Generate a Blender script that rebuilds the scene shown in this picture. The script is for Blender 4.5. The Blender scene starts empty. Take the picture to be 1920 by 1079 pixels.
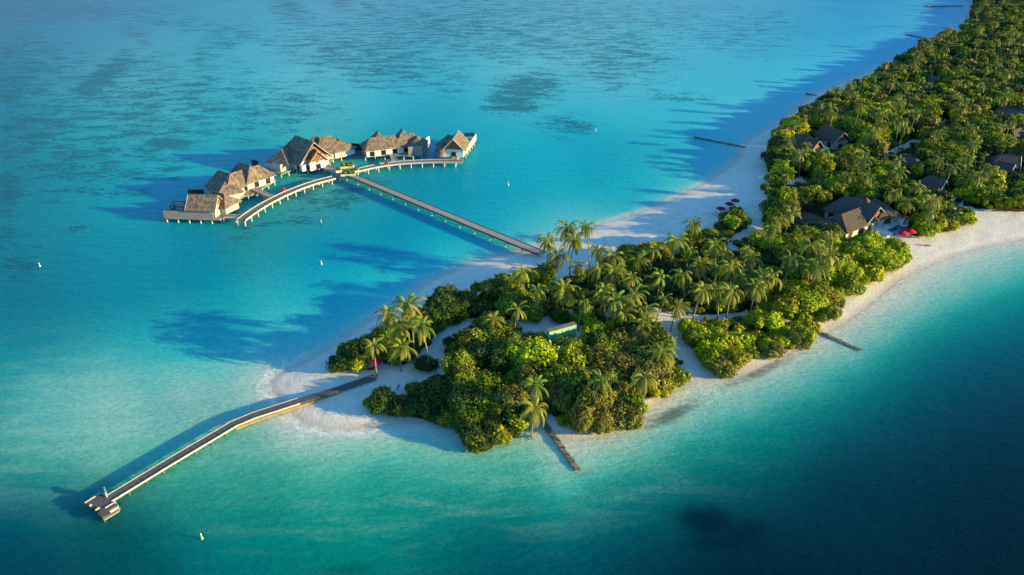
import bpy, math, random
import numpy as np
from mathutils import Vector
R_ = math.radians
# ------------------------------------------------------------ camera, sky, sun, exposure
PITCH = R_(29.0); FPX = 1400.0; CAMH = 105.0
CX, CY = 960.0, 539.5
sc = bpy.context.scene
col = sc.collection
cam_d = bpy.data.cameras.new("camera"); cam = bpy.data.objects.new("camera", cam_d); col.objects.link(cam)
cam_d.sensor_width = 36.0; cam_d.lens = FPX / 1920.0 * 36.0
cam_d.clip_start = 1.0; cam_d.clip_end = 40000.0
cam.location = (0, 0, CAMH); cam.rotation_euler = (math.pi / 2 - PITCH, 0, 0)
sc.camera = cam
SUN_EL = R_(12.0)
sun_h = Vector((0.972, -0.235, 0)).normalized()          # towards the sun, horizontally
to_sun = Vector((sun_h.x * math.cos(SUN_EL), sun_h.y * math.cos(SUN_EL), math.sin(SUN_EL)))
w = bpy.data.worlds.new("World"); sc.world = w; w.use_nodes = True
nt = w.node_tree; nt.nodes.clear()
sky = nt.nodes.new('ShaderNodeTexSky'); sky.sky_type = 'NISHITA'; sky.sun_disc = False
sky.sun_elevation = SUN_EL; sky.sun_rotation = math.atan2(sun_h.x, sun_h.y)
sky.air_density = 1.0; sky.dust_density = 0.2; sky.ozone_density = 2.0
bg = nt.nodes.new('ShaderNodeBackground'); bg.inputs[1].default_value = 0.14
wo = nt.nodes.new('ShaderNodeOutputWorld')
tint = nt.nodes.new('ShaderNodeMixRGB'); tint.blend_type = 'MULTIPLY'; tint.inputs[0].default_value = 1.0; tint.inputs[2].default_value = (0.47, 0.90, 1.12, 1)
nt.links.new(sky.outputs[0], tint.inputs[1]); nt.links.new(tint.outputs[0], bg.inputs[0]); nt.links.new(bg.outputs[0], wo.inputs[0])
sd_ = bpy.data.lights.new("sun", 'SUN'); sd_.energy = 5.0; sd_.angle = R_(0.53); sd_.color = (1.0, 0.74, 0.27)
sun = bpy.data.objects.new("sun", sd_); col.objects.link(sun)
sun.rotation_euler = to_sun.to_track_quat('Z', 'Y').to_euler(); sun.location = (0, 0, 300)
sc.view_settings.view_transform = 'Standard'; sc.view_settings.look = 'None'
sc.view_settings.exposure = 1.08; sc.view_settings.gamma = 1.0
sc.render.engine = 'CYCLES'
sc.cycles.max_bounces = 6; sc.cycles.transparent_max_bounces = 8; sc.cycles.diffuse_bounces = 2
sc.cycles.glossy_bounces = 2; sc.cycles.transmission_bounces = 2

ST, CT = math.sin(PITCH), math.cos(PITCH)
def P(px, py, z=0.0):                                     # ground-plan survey point -> metres
    u = (px - CX) / FPX; v = (py - CY) / FPX
    t = (CAMH - z) / (ST + v * CT)
    return Vector((u * t, (CT - v * ST) * t, z))
def PXY(px, py, z=0.0):
    p = P(px, py, z); return (p.x, p.y)
def proj(x, y, z):                                        # metres -> survey point
    dy, dz = y, z - CAMH
    dep = dy * CT - dz * ST
    up = dy * ST + dz * CT
    return CX + FPX * x / dep, CY - FPX * up / dep, FPX / dep
rnd = random.Random(7)
rng = np.random.default_rng(11)

# ------------------------------------------------------------ helpers
def tag(o, label=None, cat=None, group=None, kind=None):
    if label: o['label'] = label
    if cat: o['category'] = cat
    if group: o['group'] = group
    if kind: o['kind'] = kind
    return o
def thing(name, label, cat, loc=(0, 0, 0), group=None):
    o = bpy.data.objects.new(name, None); col.objects.link(o); o.empty_display_size = 0.5
    o.location = loc
    return tag(o, label, cat, group)
class MB:
    def __init__(s): s.v = []; s.f = []
    def add(s, vs, fs):
        b = len(s.v); s.v += [tuple(p) for p in vs]; s.f += [tuple(b + i for i in f) for f in fs]
    def box(s, c, sx, sy, sz, yaw=0.0):                   # c = centre of the base
        ca, sa = math.cos(yaw), math.sin(yaw); vs = []
        for z in (0, sz):
            for x, y in ((-1, -1), (1, -1), (1, 1), (-1, 1)):
                a, b = x * sx / 2, y * sy / 2
                vs.append((c[0] + a * ca - b * sa, c[1] + a * sa + b * ca, c[2] + z))
        s.add(vs, [(3, 2, 1, 0), (4, 5, 6, 7), (0, 1, 5, 4), (1, 2, 6, 5), (2, 3, 7, 6), (3, 0, 4, 7)])
    def prism(s, poly, z0, z1):
        a = sum(poly[i][0] * poly[(i + 1) % len(poly)][1] - poly[(i + 1) % len(poly)][0] * poly[i][1] for i in range(len(poly)))
        if a < 0: poly = poly[::-1]
        n = len(poly)
        s.add([(p[0], p[1], z0) for p in poly] + [(p[0], p[1], z1) for p in poly],
              [tuple(range(n))[::-1], tuple(range(n, 2 * n))] + [(i, (i + 1) % n, n + (i + 1) % n, n + i) for i in range(n)])
    def tube(s, pts, rs, n=8, cap=True):
        pts = [Vector(p) for p in pts]
        if not hasattr(rs, '__len__'): rs = [rs] * len(pts)
        vs = []; fs = []
        for i, p in enumerate(pts):
            d = (pts[min(i + 1, len(pts) - 1)] - pts[max(i - 1, 0)]).normalized()
            a = d.cross(Vector((0, 0, 1)))
            if a.length < 1e-3: a = Vector((1, 0, 0))
            a.normalize(); b = d.cross(a)
            for k in range(n):
                t = 2 * math.pi * k / n
                vs.append(p + a * (rs[i] * math.cos(t)) + b * (rs[i] * math.sin(t)))
        for i in range(len(pts) - 1):
            for k in range(n):
                fs.append((i * n + k, i * n + (k + 1) % n, (i + 1) * n + (k + 1) % n, (i + 1) * n + k))
        if cap:
            fs.append(tuple(range(n))[::-1]); fs.append(tuple((len(pts) - 1) * n + k for k in range(n)))
        s.add(vs, fs)
    def cone(s, c, r, h, n=8, rim=0.0):                   # parasol canopy, scalloped rim
        vs = [(c[0], c[1], c[2] + h)]
        for k in range(n):
            t = 2 * math.pi * k / n
            vs.append((c[0] + r * math.cos(t), c[1] + r * math.sin(t), c[2]))
        for k in range(n):
            t = 2 * math.pi * k / n
            vs.append((c[0] + r * math.cos(t), c[1] + r * math.sin(t), c[2] - rim))
        vs.append((c[0], c[1], c[2] + h - 0.05))
        fs = [(0, 1 + k, 1 + (k + 1) % n) for k in range(n)]
        if rim > 0:
            fs += [(1 + k, 1 + n + k, 1 + n + (k + 1) % n, 1 + (k + 1) % n) for k in range(n)]
            fs += [(2 * n + 1, 1 + n + (k + 1) % n, 1 + n + k) for k in range(n)]
        s.add(vs, fs)
    def build(s, name, mat, parent=None, smooth=False):
        me = bpy.data.meshes.new(name)
        off = Vector(parent.matrix_basis.translation) if parent is not None and parent.type == 'EMPTY' else Vector((0, 0, 0))
        if parent is not None and parent.parent is not None:
            off = Vector(parent.parent.location)
        me.from_pydata([(p[0] - off.x, p[1] - off.y, p[2] - off.z) for p in s.v], [], s.f)
        if smooth:
            for p in me.polygons: p.use_smooth = True
        me.materials.append(mat); me.update()
        o = bpy.data.objects.new(name, me); col.objects.link(o)
        if parent is not None: o.parent = parent
        return o
def mesh_np(name, V, F, mat, attrs=None, smooth=False):    # F: (n,4) ints
    me = bpy.data.meshes.new(name)
    me.vertices.add(len(V)); me.vertices.foreach_set('co', np.asarray(V, np.float32).ravel())
    n = len(F); k = F.shape[1]
    me.loops.add(n * k); me.loops.foreach_set('vertex_index', np.asarray(F, np.int32).ravel())
    me.polygons.add(n); me.polygons.foreach_set('loop_start', np.arange(0, n * k, k, dtype=np.int32))
    me.polygons.foreach_set('loop_total', np.full(n, k, np.int32))
    if smooth: me.polygons.foreach_set('use_smooth', np.ones(n, bool))
    me.update(calc_edges=True)
    for an, arr in (attrs or {}).items():
        arr = np.asarray(arr, np.float32)
        if arr.ndim == 1:
            a = me.attributes.new(an, 'FLOAT', 'POINT'); a.data.foreach_set('value', arr)
        else:
            a = me.attributes.new(an, 'FLOAT_COLOR', 'POINT')
            if arr.shape[1] == 3: arr = np.concatenate([arr, np.ones((len(arr), 1), np.float32)], 1)
            a.data.foreach_set('color', arr.ravel())
    me.materials.append(mat)
    return me

# ------------------------------------------------------------ materials
def lin(c):
    return tuple(((x / 255) / 12.92 if x <= 10 else (((x / 255) + 0.055) / 1.055) ** 2.4) for x in c)
class NT:
    def __init__(s, name):
        s.m = bpy.data.materials.new(name); s.m.use_nodes = True; s.t = s.m.node_tree; s.t.nodes.clear()
        s.out = s.t.nodes.new('ShaderNodeOutputMaterial')
    def n(s, typ, ins=None, **kw):
        nd = s.t.nodes.new(typ)
        for k, v in kw.items(): setattr(nd, k, v)
        for k, v in (ins or {}).items():
            if isinstance(v, bpy.types.NodeSocket): s.t.links.new(v, nd.inputs[k])
            else: nd.inputs[k].default_value = v
        return nd
    def math(s, op, a, b=0.0, c=0.0, clamp=False):
        nd = s.n('ShaderNodeMath', {0: a, 1: b, 2: c}, operation=op, use_clamp=clamp); return nd.outputs[0]
    def mix(s, f, a, b, bt='MIX'):
        nd = s.n('ShaderNodeMixRGB', {0: f, 1: a, 2: b}, blend_type=bt); return nd.outputs[0]
    def attr(s, name): return s.n('ShaderNodeAttribute', attribute_name=name)
    def ramp(s, v, lo, hi):
        return s.n('ShaderNodeMapRange', {0: v, 1: lo, 2: hi, 3: 0.0, 4: 1.0}, interpolation_type='SMOOTHSTEP').outputs[0]
    def noise(s, vec, scale, detail=3, rough=0.55, dist=0.0):
        return s.n('ShaderNodeTexNoise', {'Vector': vec, 'Scale': scale, 'Detail': detail, 'Roughness': rough, 'Distortion': dist}).outputs[0]
    def mapping(s, vec, scale=(1, 1, 1), rot=(0, 0, 0)):
        return s.n('ShaderNodeMapping', {'Vector': vec, 'Rotation': rot, 'Scale': scale}).outputs[0]
    def fin(s, sh): s.t.links.new(sh, s.out.inputs[0]); return s.m
def c4(c): return (c[0], c[1], c[2], 1.0)

def simple(name, c, c2=None, scale=3.0, rough=0.8, stretch=(1, 1, 1), bump=0.0, spec=0.3):
    s = NT(name); tc = s.n('ShaderNodeTexCoord').outputs['Object']
    v = s.mapping(tc, stretch)
    nz = s.noise(v, scale, 4, 0.6)
    f = s.ramp(nz, 0.35, 0.65)
    cc = s.mix(f, c4(c), c4(c2 or tuple(x * 0.7 for x in c)))
    b = s.n('ShaderNodeBsdfPrincipled', {'Base Color': cc, 'Roughness': rough, 'Specular IOR Level': spec})
    if bump > 0:
        bp = s.n('ShaderNodeBump', {'Strength': 0.6, 'Distance': bump, 'Height': nz})
        s.t.links.new(bp.outputs[0], b.inputs['Normal'])
    return s.fin(b.outputs[0])
M = {}
M['thatch'] = simple('thatch', (0.27, 0.205, 0.165), (0.115, 0.088, 0.076), 1.1, 0.95, (1, 1, 0.5), 0.15, 0.1)
M['thatch_dark'] = simple('thatch_dark', (0.125, 0.102, 0.095), (0.072, 0.06, 0.058), 1.6, 0.95, (1, 1, 0.5), 0.15, 0.1)
M['timber'] = simple('pale_timber', (0.52, 0.50, 0.47), (0.40, 0.38, 0.355), 1.5, 0.7, (0.4, 0.4, 5))
M['white'] = simple('white_render', (0.72, 0.73, 0.74), (0.60, 0.60, 0.60), 0.8, 0.7)
M['grey_timber'] = simple('grey_timber', (0.34, 0.31, 0.30), (0.20, 0.18, 0.18), 1.2, 0.8, (0.5, 0.5, 7))
M['deck'] = simple('deck_boards', (0.24, 0.21, 0.20), (0.16, 0.14, 0.14), 2.0, 0.8)
M['deck_dark'] = simple('dark_deck_boards', (0.135, 0.125, 0.13), (0.08, 0.075, 0.08), 2.5, 0.8)
M['deck_warm'] = simple('warm_deck_boards', (0.40, 0.33, 0.28), (0.30, 0.24, 0.21), 2.5, 0.8)
M['edge'] = simple('pale_edge_beam', (0.50, 0.48, 0.45), (0.36, 0.34, 0.31), 2.0, 0.7)
M['pile'] = simple('concrete_pile', (0.64, 0.67, 0.68), (0.52, 0.54, 0.55), 2.0, 0.7)
M['dark'] = simple('dark_timber', (0.035, 0.04, 0.045), (0.02, 0.022, 0.025), 2.0, 0.7)
M['brown'] = simple('stained_wood', (0.30, 0.11, 0.045), (0.20, 0.075, 0.03), 2.0, 0.6)
M['ochre'] = simple('ochre_boards', (0.33, 0.235, 0.14), (0.23, 0.16, 0.09), 1.5, 0.8)
M['red'] = simple('red_canvas', (0.62, 0.012, 0.02), (0.50, 0.01, 0.015), 2.0, 0.7)
M['crimson'] = simple('crimson_canvas', (0.30, 0.008, 0.035), (0.24, 0.006, 0.03), 2.0, 0.7)
M['glass'] = simple('dark_glass', (0.02, 0.03, 0.035), (0.015, 0.02, 0.025), 1.0, 0.15, spec=0.6)
M['pool'] = simple('pool_water', (0.01, 0.13, 0.19), (0.01, 0.10, 0.16), 0.6, 0.08, spec=0.5)
M['greenwall'] = simple('pale_green_paint', (0.33, 0.60, 0.36), (0.28, 0.52, 0.31), 0.7, 0.8)
M['coping'] = simple('grey_coping', (0.24, 0.22, 0.21), (0.17, 0.16, 0.16), 1.5, 0.8)
M['rock'] = simple('old_groyne_timber', (0.25, 0.22, 0.18), (0.10, 0.085, 0.065), 1.1, 0.9, bump=0.2)
M['trunk'] = simple('palm_trunk', (0.30, 0.26, 0.20), (0.19, 0.16, 0.12), 2.0, 0.9, (1, 1, 4))
M['bark'] = simple('bark', (0.12, 0.095, 0.07), (0.07, 0.055, 0.04), 2.0, 0.9)
M['drift'] = simple('driftwood', (0.36, 0.30, 0.24), (0.25, 0.2, 0.16), 2.0, 0.9)
M['yellow'] = simple('yellow_plastic', (0.75, 0.50, 0.02), None, 2.0, 0.5)
M['buoywhite'] = simple('white_plastic', (0.8, 0.8, 0.78), (0.72, 0.72, 0.7), 2.0, 0.5)
M['blue'] = simple('blue_plastic', (0.02, 0.12, 0.35), None, 2.0, 0.5)
M['black'] = simple('black_metal', (0.015, 0.015, 0.017), None, 2.0, 0.5)
M['canvas'] = simple('pale_canvas', (0.62, 0.64, 0.68), (0.52, 0.54, 0.58), 1.0, 0.8)
M['skin'] = simple('skin', (0.42, 0.25, 0.17), (0.36, 0.21, 0.14), 2.0, 0.6)

def leaf_mat(name, use_vcol=False):
    s = NT(name)
    oi = s.n('ShaderNodeObjectInfo')
    tc = s.n('ShaderNodeTexCoord').outputs['Object']
    base = s.attr('tcol').outputs['Color'] if use_vcol else oi.outputs['Color']
    geo = s.attr('lf').outputs['Fac']                     # per-leaf variation on the mesh; its wide value range also paints clump highlights
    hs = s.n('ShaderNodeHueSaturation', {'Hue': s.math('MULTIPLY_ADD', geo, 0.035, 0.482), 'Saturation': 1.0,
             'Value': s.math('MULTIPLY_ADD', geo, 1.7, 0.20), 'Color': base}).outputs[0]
    dry = s.attr('dry').outputs['Fac']
    cc = s.mix(dry, hs, (0.42, 0.34, 0.13, 1))
    d = s.n('ShaderNodeBsdfPrincipled', {'Base Color': cc, 'Roughness': 0.55, 'Specular IOR Level': 0.25})
    t = s.n('ShaderNodeBsdfTranslucent', {'Color': s.mix(1.0, cc, (1.0, 1.0, 0.45, 1), 'MULTIPLY')})
    mx = s.n('ShaderNodeMixShader', {0: 0.25, 1: d.outputs[0], 2: t.outputs[0]})
    return s.fin(mx.outputs[0])
M['leaf'] = leaf_mat('foliage'); M['leaf_stuff'] = leaf_mat('wood_foliage', True)

# ------------------------------------------------------------ shore survey
NW = [(508, 716), (524, 700), (545, 690), (600, 662), (640, 637), (690, 602), (740, 570), (790, 538), (830, 516), (880, 496), (930, 482),
      (985, 470), (1010, 459), (1050, 446), (1085, 436), (1110, 428), (1130, 418), (1170, 409), (1200, 399), (1250, 378), (1300, 353), (1340, 331), (1370, 310),
      (1388, 292), (1392, 276), (1405, 262), (1430, 248), (1455, 232), (1490, 205), (1520, 180), (1560, 162), (1620, 137),
      (1664, 120), (1708, 97), (1756, 74), (1800, 57), (1813, 34), (1822, 0), (1832, -40), (1850, -90), (1900, -140)]
SE = [(508, 716), (512, 735), (528, 752), (545, 772), (566, 790), (600, 801), (650, 804), (700, 801), (760, 795), (810, 794), (850, 800),
      (880, 815), (920, 812), (960, 803), (1010, 802), (1035, 815), (1062, 823), (1100, 822), (1150, 808), (1195, 786), (1240, 752), (1285, 718), (1340, 707),
      (1400, 700), (1440, 682), (1490, 656), (1530, 634), (1560, 617), (1600, 594), (1640, 562), (1680, 527), (1730, 502),
      (1790, 478), (1850, 462), (1920, 448), (2000, 432), (2150, 395), (2400, 300), (2550, 100), (2600, -60), (2600, -140)]
SHORE = NW[::-1] + SE[1:]
shore_w = np.array([PXY(*p) for p in SHORE])
def inside(poly, X, Y):
    c = np.zeros(X.shape, bool); n = len(poly); j = n - 1
    for i in range(n):
        xi, yi = poly[i]; xj, yj = poly[j]
        if yi != yj:
            c ^= ((yi > Y) != (yj > Y)) & (X < (xj - xi) * (Y - yi) / (yj - yi) + xi)
        j = i
    return c
def seg_dist(pts, X, Y, closed=True):
    D = np.full(X.shape, 1e12); n = len(pts)
    for i in range(n if closed else n - 1):
        a = pts[i]; b = pts[(i + 1) % n]; dx, dy = b[0] - a[0], b[1] - a[1]
        L = dx * dx + dy * dy + 1e-9
        t = np.clip(((X - a[0]) * dx + (Y - a[1]) * dy) / L, 0, 1)
        D = np.minimum(D, (X - a[0] - t * dx) ** 2 + (Y - a[1] - t * dy) ** 2)
    return np.sqrt(D)
def shore_sd(X, Y):                                       # >0 on land
    d = seg_dist(shore_w, X, Y); ins = inside([tuple(p) for p in shore_w], X, Y)
    return np.where(ins, d, -d)

# planting beds (plan outlines) and the sandy ways between them
BEDS = {
 'T': [(624, 684), (634, 664), (680, 645), (725, 630), (775, 600), (850, 566), (880, 596), (842, 612), (812, 640), (785, 668), (760, 690), (728, 690), (712, 682), (685, 688), (655, 694)],
 'S': [(692, 764), (698, 744), (755, 738), (778, 716), (815, 704), (832, 694), (832, 650), (868, 618), (940, 610), (1000, 640), (1090, 645), (1180, 612), (1245, 606), (1252, 640),
       (1290, 696), (1284, 722), (1240, 740), (1196, 748), (1210, 780), (1160, 797), (1100, 806), (1062, 798), (1030, 775), (1000, 795), (962, 815), (935, 812), (905, 838), (872, 834), (862, 800), (800, 786), (740, 776)],
 'M': [(866, 598), (850, 566), (900, 548), (960, 532), (1020, 524), (1085, 528), (1110, 506), (1160, 492), (1250, 480), (1300, 456), (1345, 445), (1400, 455), (1440, 455),
       (1500, 440), (1560, 450), (1640, 460), (1690, 462), (1702, 490), (1640, 525), (1612, 540), (1578, 560), (1568, 595), (1500, 604), (1400, 592), (1290, 599), (1236, 596), (1180, 608), (1090, 615), (1030, 600), (985, 602), (940, 605)],
 'E': [(1277, 622), (1292, 602), (1400, 592), (1500, 600), (1543, 608), (1518, 626), (1520, 642), (1480, 655), (1438, 662), (1400, 670), (1384, 694), (1352, 702), (1318, 680), (1290, 650)],
 'R': [(1345, 445), (1350, 420), (1385, 408), (1420, 384), (1432, 350), (1452, 330), (1432, 318), (1438, 290), (1460, 256), (1498, 228), (1543, 203), (1600, 176), (1640, 150), (1680, 127), (1718, 100),
       (1760, 77), (1804, 60), (1817, 40), (1825, 0), (1836, -40), (1860, -85), (1910, -125), (2560, -120), (2500, 100), (2350, 280), (2100, 372), (1920, 398), (1860, 396), (1806, 388), (1800, 396), (1830, 412),
       (1790, 434), (1715, 445), (1700, 436), (1670, 442), (1560, 450), (1480, 445), (1400, 455)],
}
WAYS = [([(872, 610), (840, 624), (820, 648), (828, 690), (800, 706)], 1.1), ([(1228, 584), (1262, 632), (1296, 672), (1322, 704)], 1.7),
        ([(1268, 650), (1297, 690), (1316, 706)], 2.2),
        ([(985, 612), (1030, 602), (1062, 622)], 2.6), ([(1290, 596), (1350, 592), (1400, 586)], 0.9), ([(1432, 372), (1414, 405), (1418, 432), (1385, 448)], 2.4),
        ([(1482, 343), (1503, 338)], 2.2), ([(1664, 291), (1718, 264)], 1.6), ([(1758, 232), (1776, 227)], 1.5), ([(1052, 512), (1110, 480)], 4.0),
        ([(1240, 592), (1300, 580)], 0.8), ([(1140, 590), (1165, 578)], 1.0), ([(1055, 592), (1080, 578)], 1.0), ([(1375, 470), (1365, 462)], 2.0)]
bedw = {k: [PXY(x, y, 1.2) for x, y in v] for k, v in BEDS.items()}
wayw = [([PXY(x, y, 1.2) for x, y in pts], hw) for pts, hw in WAYS]

# ------------------------------------------------------------ terrain + water sheets
gx = np.concatenate([np.arange(-900, -60, 40), np.arange(-60, 1990, 6), np.arange(1990, 2900, 40)]).astype(float)
gy = np.concatenate([[-234, -230, -222, -210, -195, -180, -160], np.arange(-140, -10, 12), np.arange(-10, 1090, 5), np.arange(1090, 1500, 30)]).astype(float)
GX, GY = np.meshgrid(gx, gy)
V_ = (GY - CY) / FPX; T_ = CAMH / (ST + V_ * CT)
WX = (GX - CX) / FPX * T_; WY = (CT - V_ * ST) * T_
nx, ny = len(gx), len(gy)
idx = np.arange(nx * ny).reshape(ny, nx)
quads = np.stack([idx[1:, :-1], idx[1:, 1:], idx[:-1, 1:], idx[:-1, :-1]], -1).reshape(-1, 4)
SD = shore_sd(WX, WY)
def sst(x, a, b):
    t = np.clip((x - a) / (b - a), 0, 1); return t * t * (3 - 2 * t)
HZ = np.where(SD > 0, 1.35 * (1 - np.exp(-SD / 14.0)) + 0.003, -0.003 + 0.06 * np.maximum(SD, -60))
HZ = np.maximum(HZ, -3.6)
HZ += np.where(SD > 2, 0.06 * np.sin(WX * 0.9 + 1.7 * np.sin(WY * 0.31)) * np.sin(WY * 0.7 + WX * 0.23), 0)
def ground_z(x, y):
    s = float(shore_sd(np.array([x]), np.array([y]))[0])
    return 1.35 * (1 - math.exp(-s / 14.0)) + 0.003 if s > 0 else max(-0.003 + 0.06 * s, -3.6)
soil = np.zeros(SD.shape)
for k, pw in bedw.items():
    ins = inside(pw, WX, WY); d = seg_dist(pw, WX, WY)
    soil = np.maximum(soil, np.where(ins, sst(d, -0.1, 2.0), 0))
for pts, hw in wayw:
    soil *= sst(seg_dist(pts, WX, WY, False), hw * 0.9, hw * 1.3)
s = NT('sand_ground')
tc = s.n('ShaderNodeNewGeometry').outputs['Position']
sdn = s.attr('sd').outputs['Fac']
n1 = s.noise(tc, 0.35, 5, 0.6); n2 = s.noise(tc, 3.0, 4, 0.7); n3 = s.noise(tc, 0.09, 3, 0.5)
sandc = s.mix(s.ramp(n1, 0.35, 0.7), (0.79, 0.74, 0.68, 1), (0.69, 0.64, 0.575, 1))
sandc = s.mix(s.math('MULTIPLY', s.ramp(n2, 0.48, 0.72), 0.5), sandc, (0.48, 0.43, 0.37, 1))
sdj = s.math('ADD', sdn, s.math('MULTIPLY_ADD', n3, 3.0, -1.5))
wet = s.math('MULTIPLY', s.math('SUBTRACT', 1.0, s.ramp(sdj, 0.2, 2.6)), s.ramp(sdn, -1.2, 0.2))
sandc = s.mix(s.math('MULTIPLY', wet, 0.5), sandc, (0.44, 0.375, 0.31, 1))
wr = s.math('ABSOLUTE', s.math('SUBTRACT', s.math('ADD', sdn, s.math('MULTIPLY_ADD', n1, 4.0, -2.0)), 4.2))
wrl = s.math('MULTIPLY', s.math('SUBTRACT', 1.0, s.ramp(wr, 0.02, 0.3)), s.ramp(n2, 0.45, 0.62))
sandc = s.mix(s.math('MULTIPLY', wrl, 0.42), sandc, (0.18, 0.14, 0.10, 1))
soiln = s.math('MULTIPLY_ADD', s.math('SUBTRACT', n1, 0.5), 1.4, s.attr('soil').outputs['Fac'], clamp=True)
soilc = s.mix(s.ramp(n2, 0.35, 0.65), (0.075, 0.06, 0.035, 1), (0.035, 0.05, 0.016, 1))
cc = s.mix(s.math('MULTIPLY', s.ramp(soiln, 0.35, 0.75), s.ramp(s.attr('soil').outputs['Fac'], 0.0, 0.2)), sandc, soilc)
bh = s.math('ADD', s.math('MULTIPLY', n2, 0.5), s.noise(tc, 1.1, 4, 0.6))
bp = s.n('ShaderNodeBump', {'Strength': 0.55, 'Distance': 0.22, 'Height': bh})
b = s.n('ShaderNodeBsdfPrincipled', {'Base Color': cc, 'Roughness': 0.9, 'Specular IOR Level': 0.15, 'Normal': bp.outputs[0]})
M['ground'] = s.fin(b.outputs[0])
V = np.stack([WX, WY, HZ], -1).reshape(-1, 3)
me = mesh_np('sandy_ground', V, quads, M['ground'], {'sd': SD.ravel(), 'soil': soil.ravel()}, True)
o = bpy.data.objects.new('sandy_ground', me); col.objects.link(o); o['kind'] = 'structure'

# water colour survey: what the lagoon looks like in open sun (sRGB), by place
WC = [(-500,20,50,105,145),(0,20,55,112,150),(150,60,60,130,165),(400,60,60,155,182),(700,40,85,160,190),(960,80,90,178,200),(1200,60,90,178,202),(1400,60,70,168,202),(1600,60,40,160,205),(1750,20,60,165,205),
 (960,-60,80,150,185),(1500,-60,70,150,190),(300,-60,60,125,165),(2300,0,40,150,190),
 (0,200,20,125,152),(150,200,50,160,178),(300,200,68,172,186),(500,200,66,180,196),(700,200,56,178,198),(960,200,66,184,202),(1150,200,66,184,204),(1300,180,62,186,208),(1450,150,60,185,210),(1600,100,60,180,212),
 (1300,260,50,190,208),(1380,240,90,200,215),(1250,330,50,196,208),(1330,320,90,205,212),
 (-500,350,0,120,140),(40,350,0,132,155),(200,350,0,162,182),(250,290,30,166,185),(450,250,30,172,190),(330,330,20,175,195),(960,300,0,176,200),(1100,330,0,176,200),(850,380,0,166,190),(700,370,30,165,178),(1180,370,30,185,205),
 (500,330,20,165,175),(600,380,60,165,170),(560,410,50,160,168),(520,420,30,160,168),(760,290,0,160,180),(450,440,30,155,162),
 (60,450,0,135,158),(200,450,0,152,172),(400,480,0,150,174),(600,460,0,158,186),(750,440,0,160,190),(900,430,20,175,200),
 (-500,600,0,115,135),(60,600,0,130,152),(200,560,0,144,166),(350,560,0,158,176),(500,540,40,180,192),
 (0,700,40,158,165),(60,720,75,178,176),(200,700,112,198,192),(350,720,140,208,200),(450,700,150,214,206),(300,800,120,198,188),(100,800,100,186,180),(30,860,75,165,160),(200,860,110,186,176),
 (480,735,178,222,208),(500,690,165,218,208),(430,760,150,210,198),(560,815,185,220,206),(350,640,30,192,198),(450,650,60,205,206),(550,640,80,210,212),(600,600,50,202,208),(700,540,40,198,208),(850,470,40,196,210),(1000,430,80,195,208),(1100,400,80,195,205),
 (-500,900,0,90,110),(30,930,10,115,130),(30,1060,0,72,98),(200,1040,0,86,98),(220,1000,0,90,100),(400,1040,0,122,130),(120,950,20,115,125),(300,900,60,165,156),(400,860,90,180,168),(500,830,120,194,180),(600,840,140,205,190),(600,900,80,180,168),(700,900,50,168,160),
 (700,1000,5,146,140),(500,960,20,145,140),(850,950,25,150,145),(900,1060,0,98,112),(800,850,115,198,186),(700,840,140,206,192),(900,870,80,185,172),(1000,880,80,182,170),(1120,870,90,185,172),(1100,950,0,128,133),(1000,1000,0,114,124),(950,950,20,145,142),
 (1150,850,115,196,182),(1250,850,40,158,154),(1200,900,10,140,142),(1250,790,150,205,190),(1330,760,140,202,190),(1200,980,0,92,108),(1400,850,0,112,126),(1400,770,80,182,176),(1500,720,100,188,182),(1450,700,140,205,192),(1500,800,0,108,126),(1600,700,40,155,156),
 (1580,650,140,200,192),(1650,620,130,196,190),(1700,650,20,145,150),(1700,560,170,208,198),(1780,540,130,196,192),(1850,490,180,214,206),(1850,560,50,158,162),(1920,530,90,176,178),(2100,460,140,196,190),(2100,520,40,150,160),
 (1650,740,0,98,120),(1850,650,0,108,128),(1600,850,0,74,98),(1850,800,0,58,84),(1350,1010,0,56,78),(1300,920,0,84,104),(1200,1060,0,66,88),(1600,1000,0,48,72),(1920,1000,0,38,60),(1550,900,0,62,88),(1750,900,0,50,76),
 (2500,700,0,60,90),(2500,1100,0,40,60),(1000,1400,0,60,80),(0,1400,0,50,70),(1900,1400,0,30,50)]
SHELF = [(1040, 925), (1120, 893), (1200, 860), (1300, 818), (1400, 780), (1500, 738), (1600, 690), (1660, 652), (1730, 608), (1800, 572), (1880, 540), (1960, 512), (2060, 480)]
def shelf_d(x, y):
    xs = [p[0] for p in SHELF]; return y - float(np.interp(x, xs, [p[1] for p in SHELF]))
WC = [p for p in WC if not (p[0] > 1060 and p[0] < 2150 and p[1] > 440 and -75 < shelf_d(p[0], p[1]) < 125)]
for (x, y) in SHELF:
    k = 1.0 if x > 1250 else 0.6
    WC += [(x, y - 48, 142, 204, 194), (x, y - 16, 108, 190, 182), (x, y + 18, int(30 * (1.6 - k)), 158, 154), (x, y + 56, 0, 130, 136), (x, y + 105, 0, 104, 119)]
WCa = np.array(WC, float)
cp = WCa[:, :2] / 100.0
cl = np.log(np.array([lin(c) for c in WCa[:, 2:]]) + 0.006)
def tps(r): return np.where(r > 1e-9, r * r * np.log(r + 1e-12), 0.0)
def tps_fit(cp, val, lam=0.02):
    n = len(cp); K = tps(np.linalg.norm(cp[:, None] - cp[None], axis=-1)) + lam * np.eye(n)
    Pm = np.concatenate([np.ones((n, 1)), cp], 1)
    A = np.block([[K, Pm], [Pm.T, np.zeros((3, 3))]])
    return np.linalg.solve(A, np.concatenate([val, np.zeros((3, val.shape[1]))]))
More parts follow.
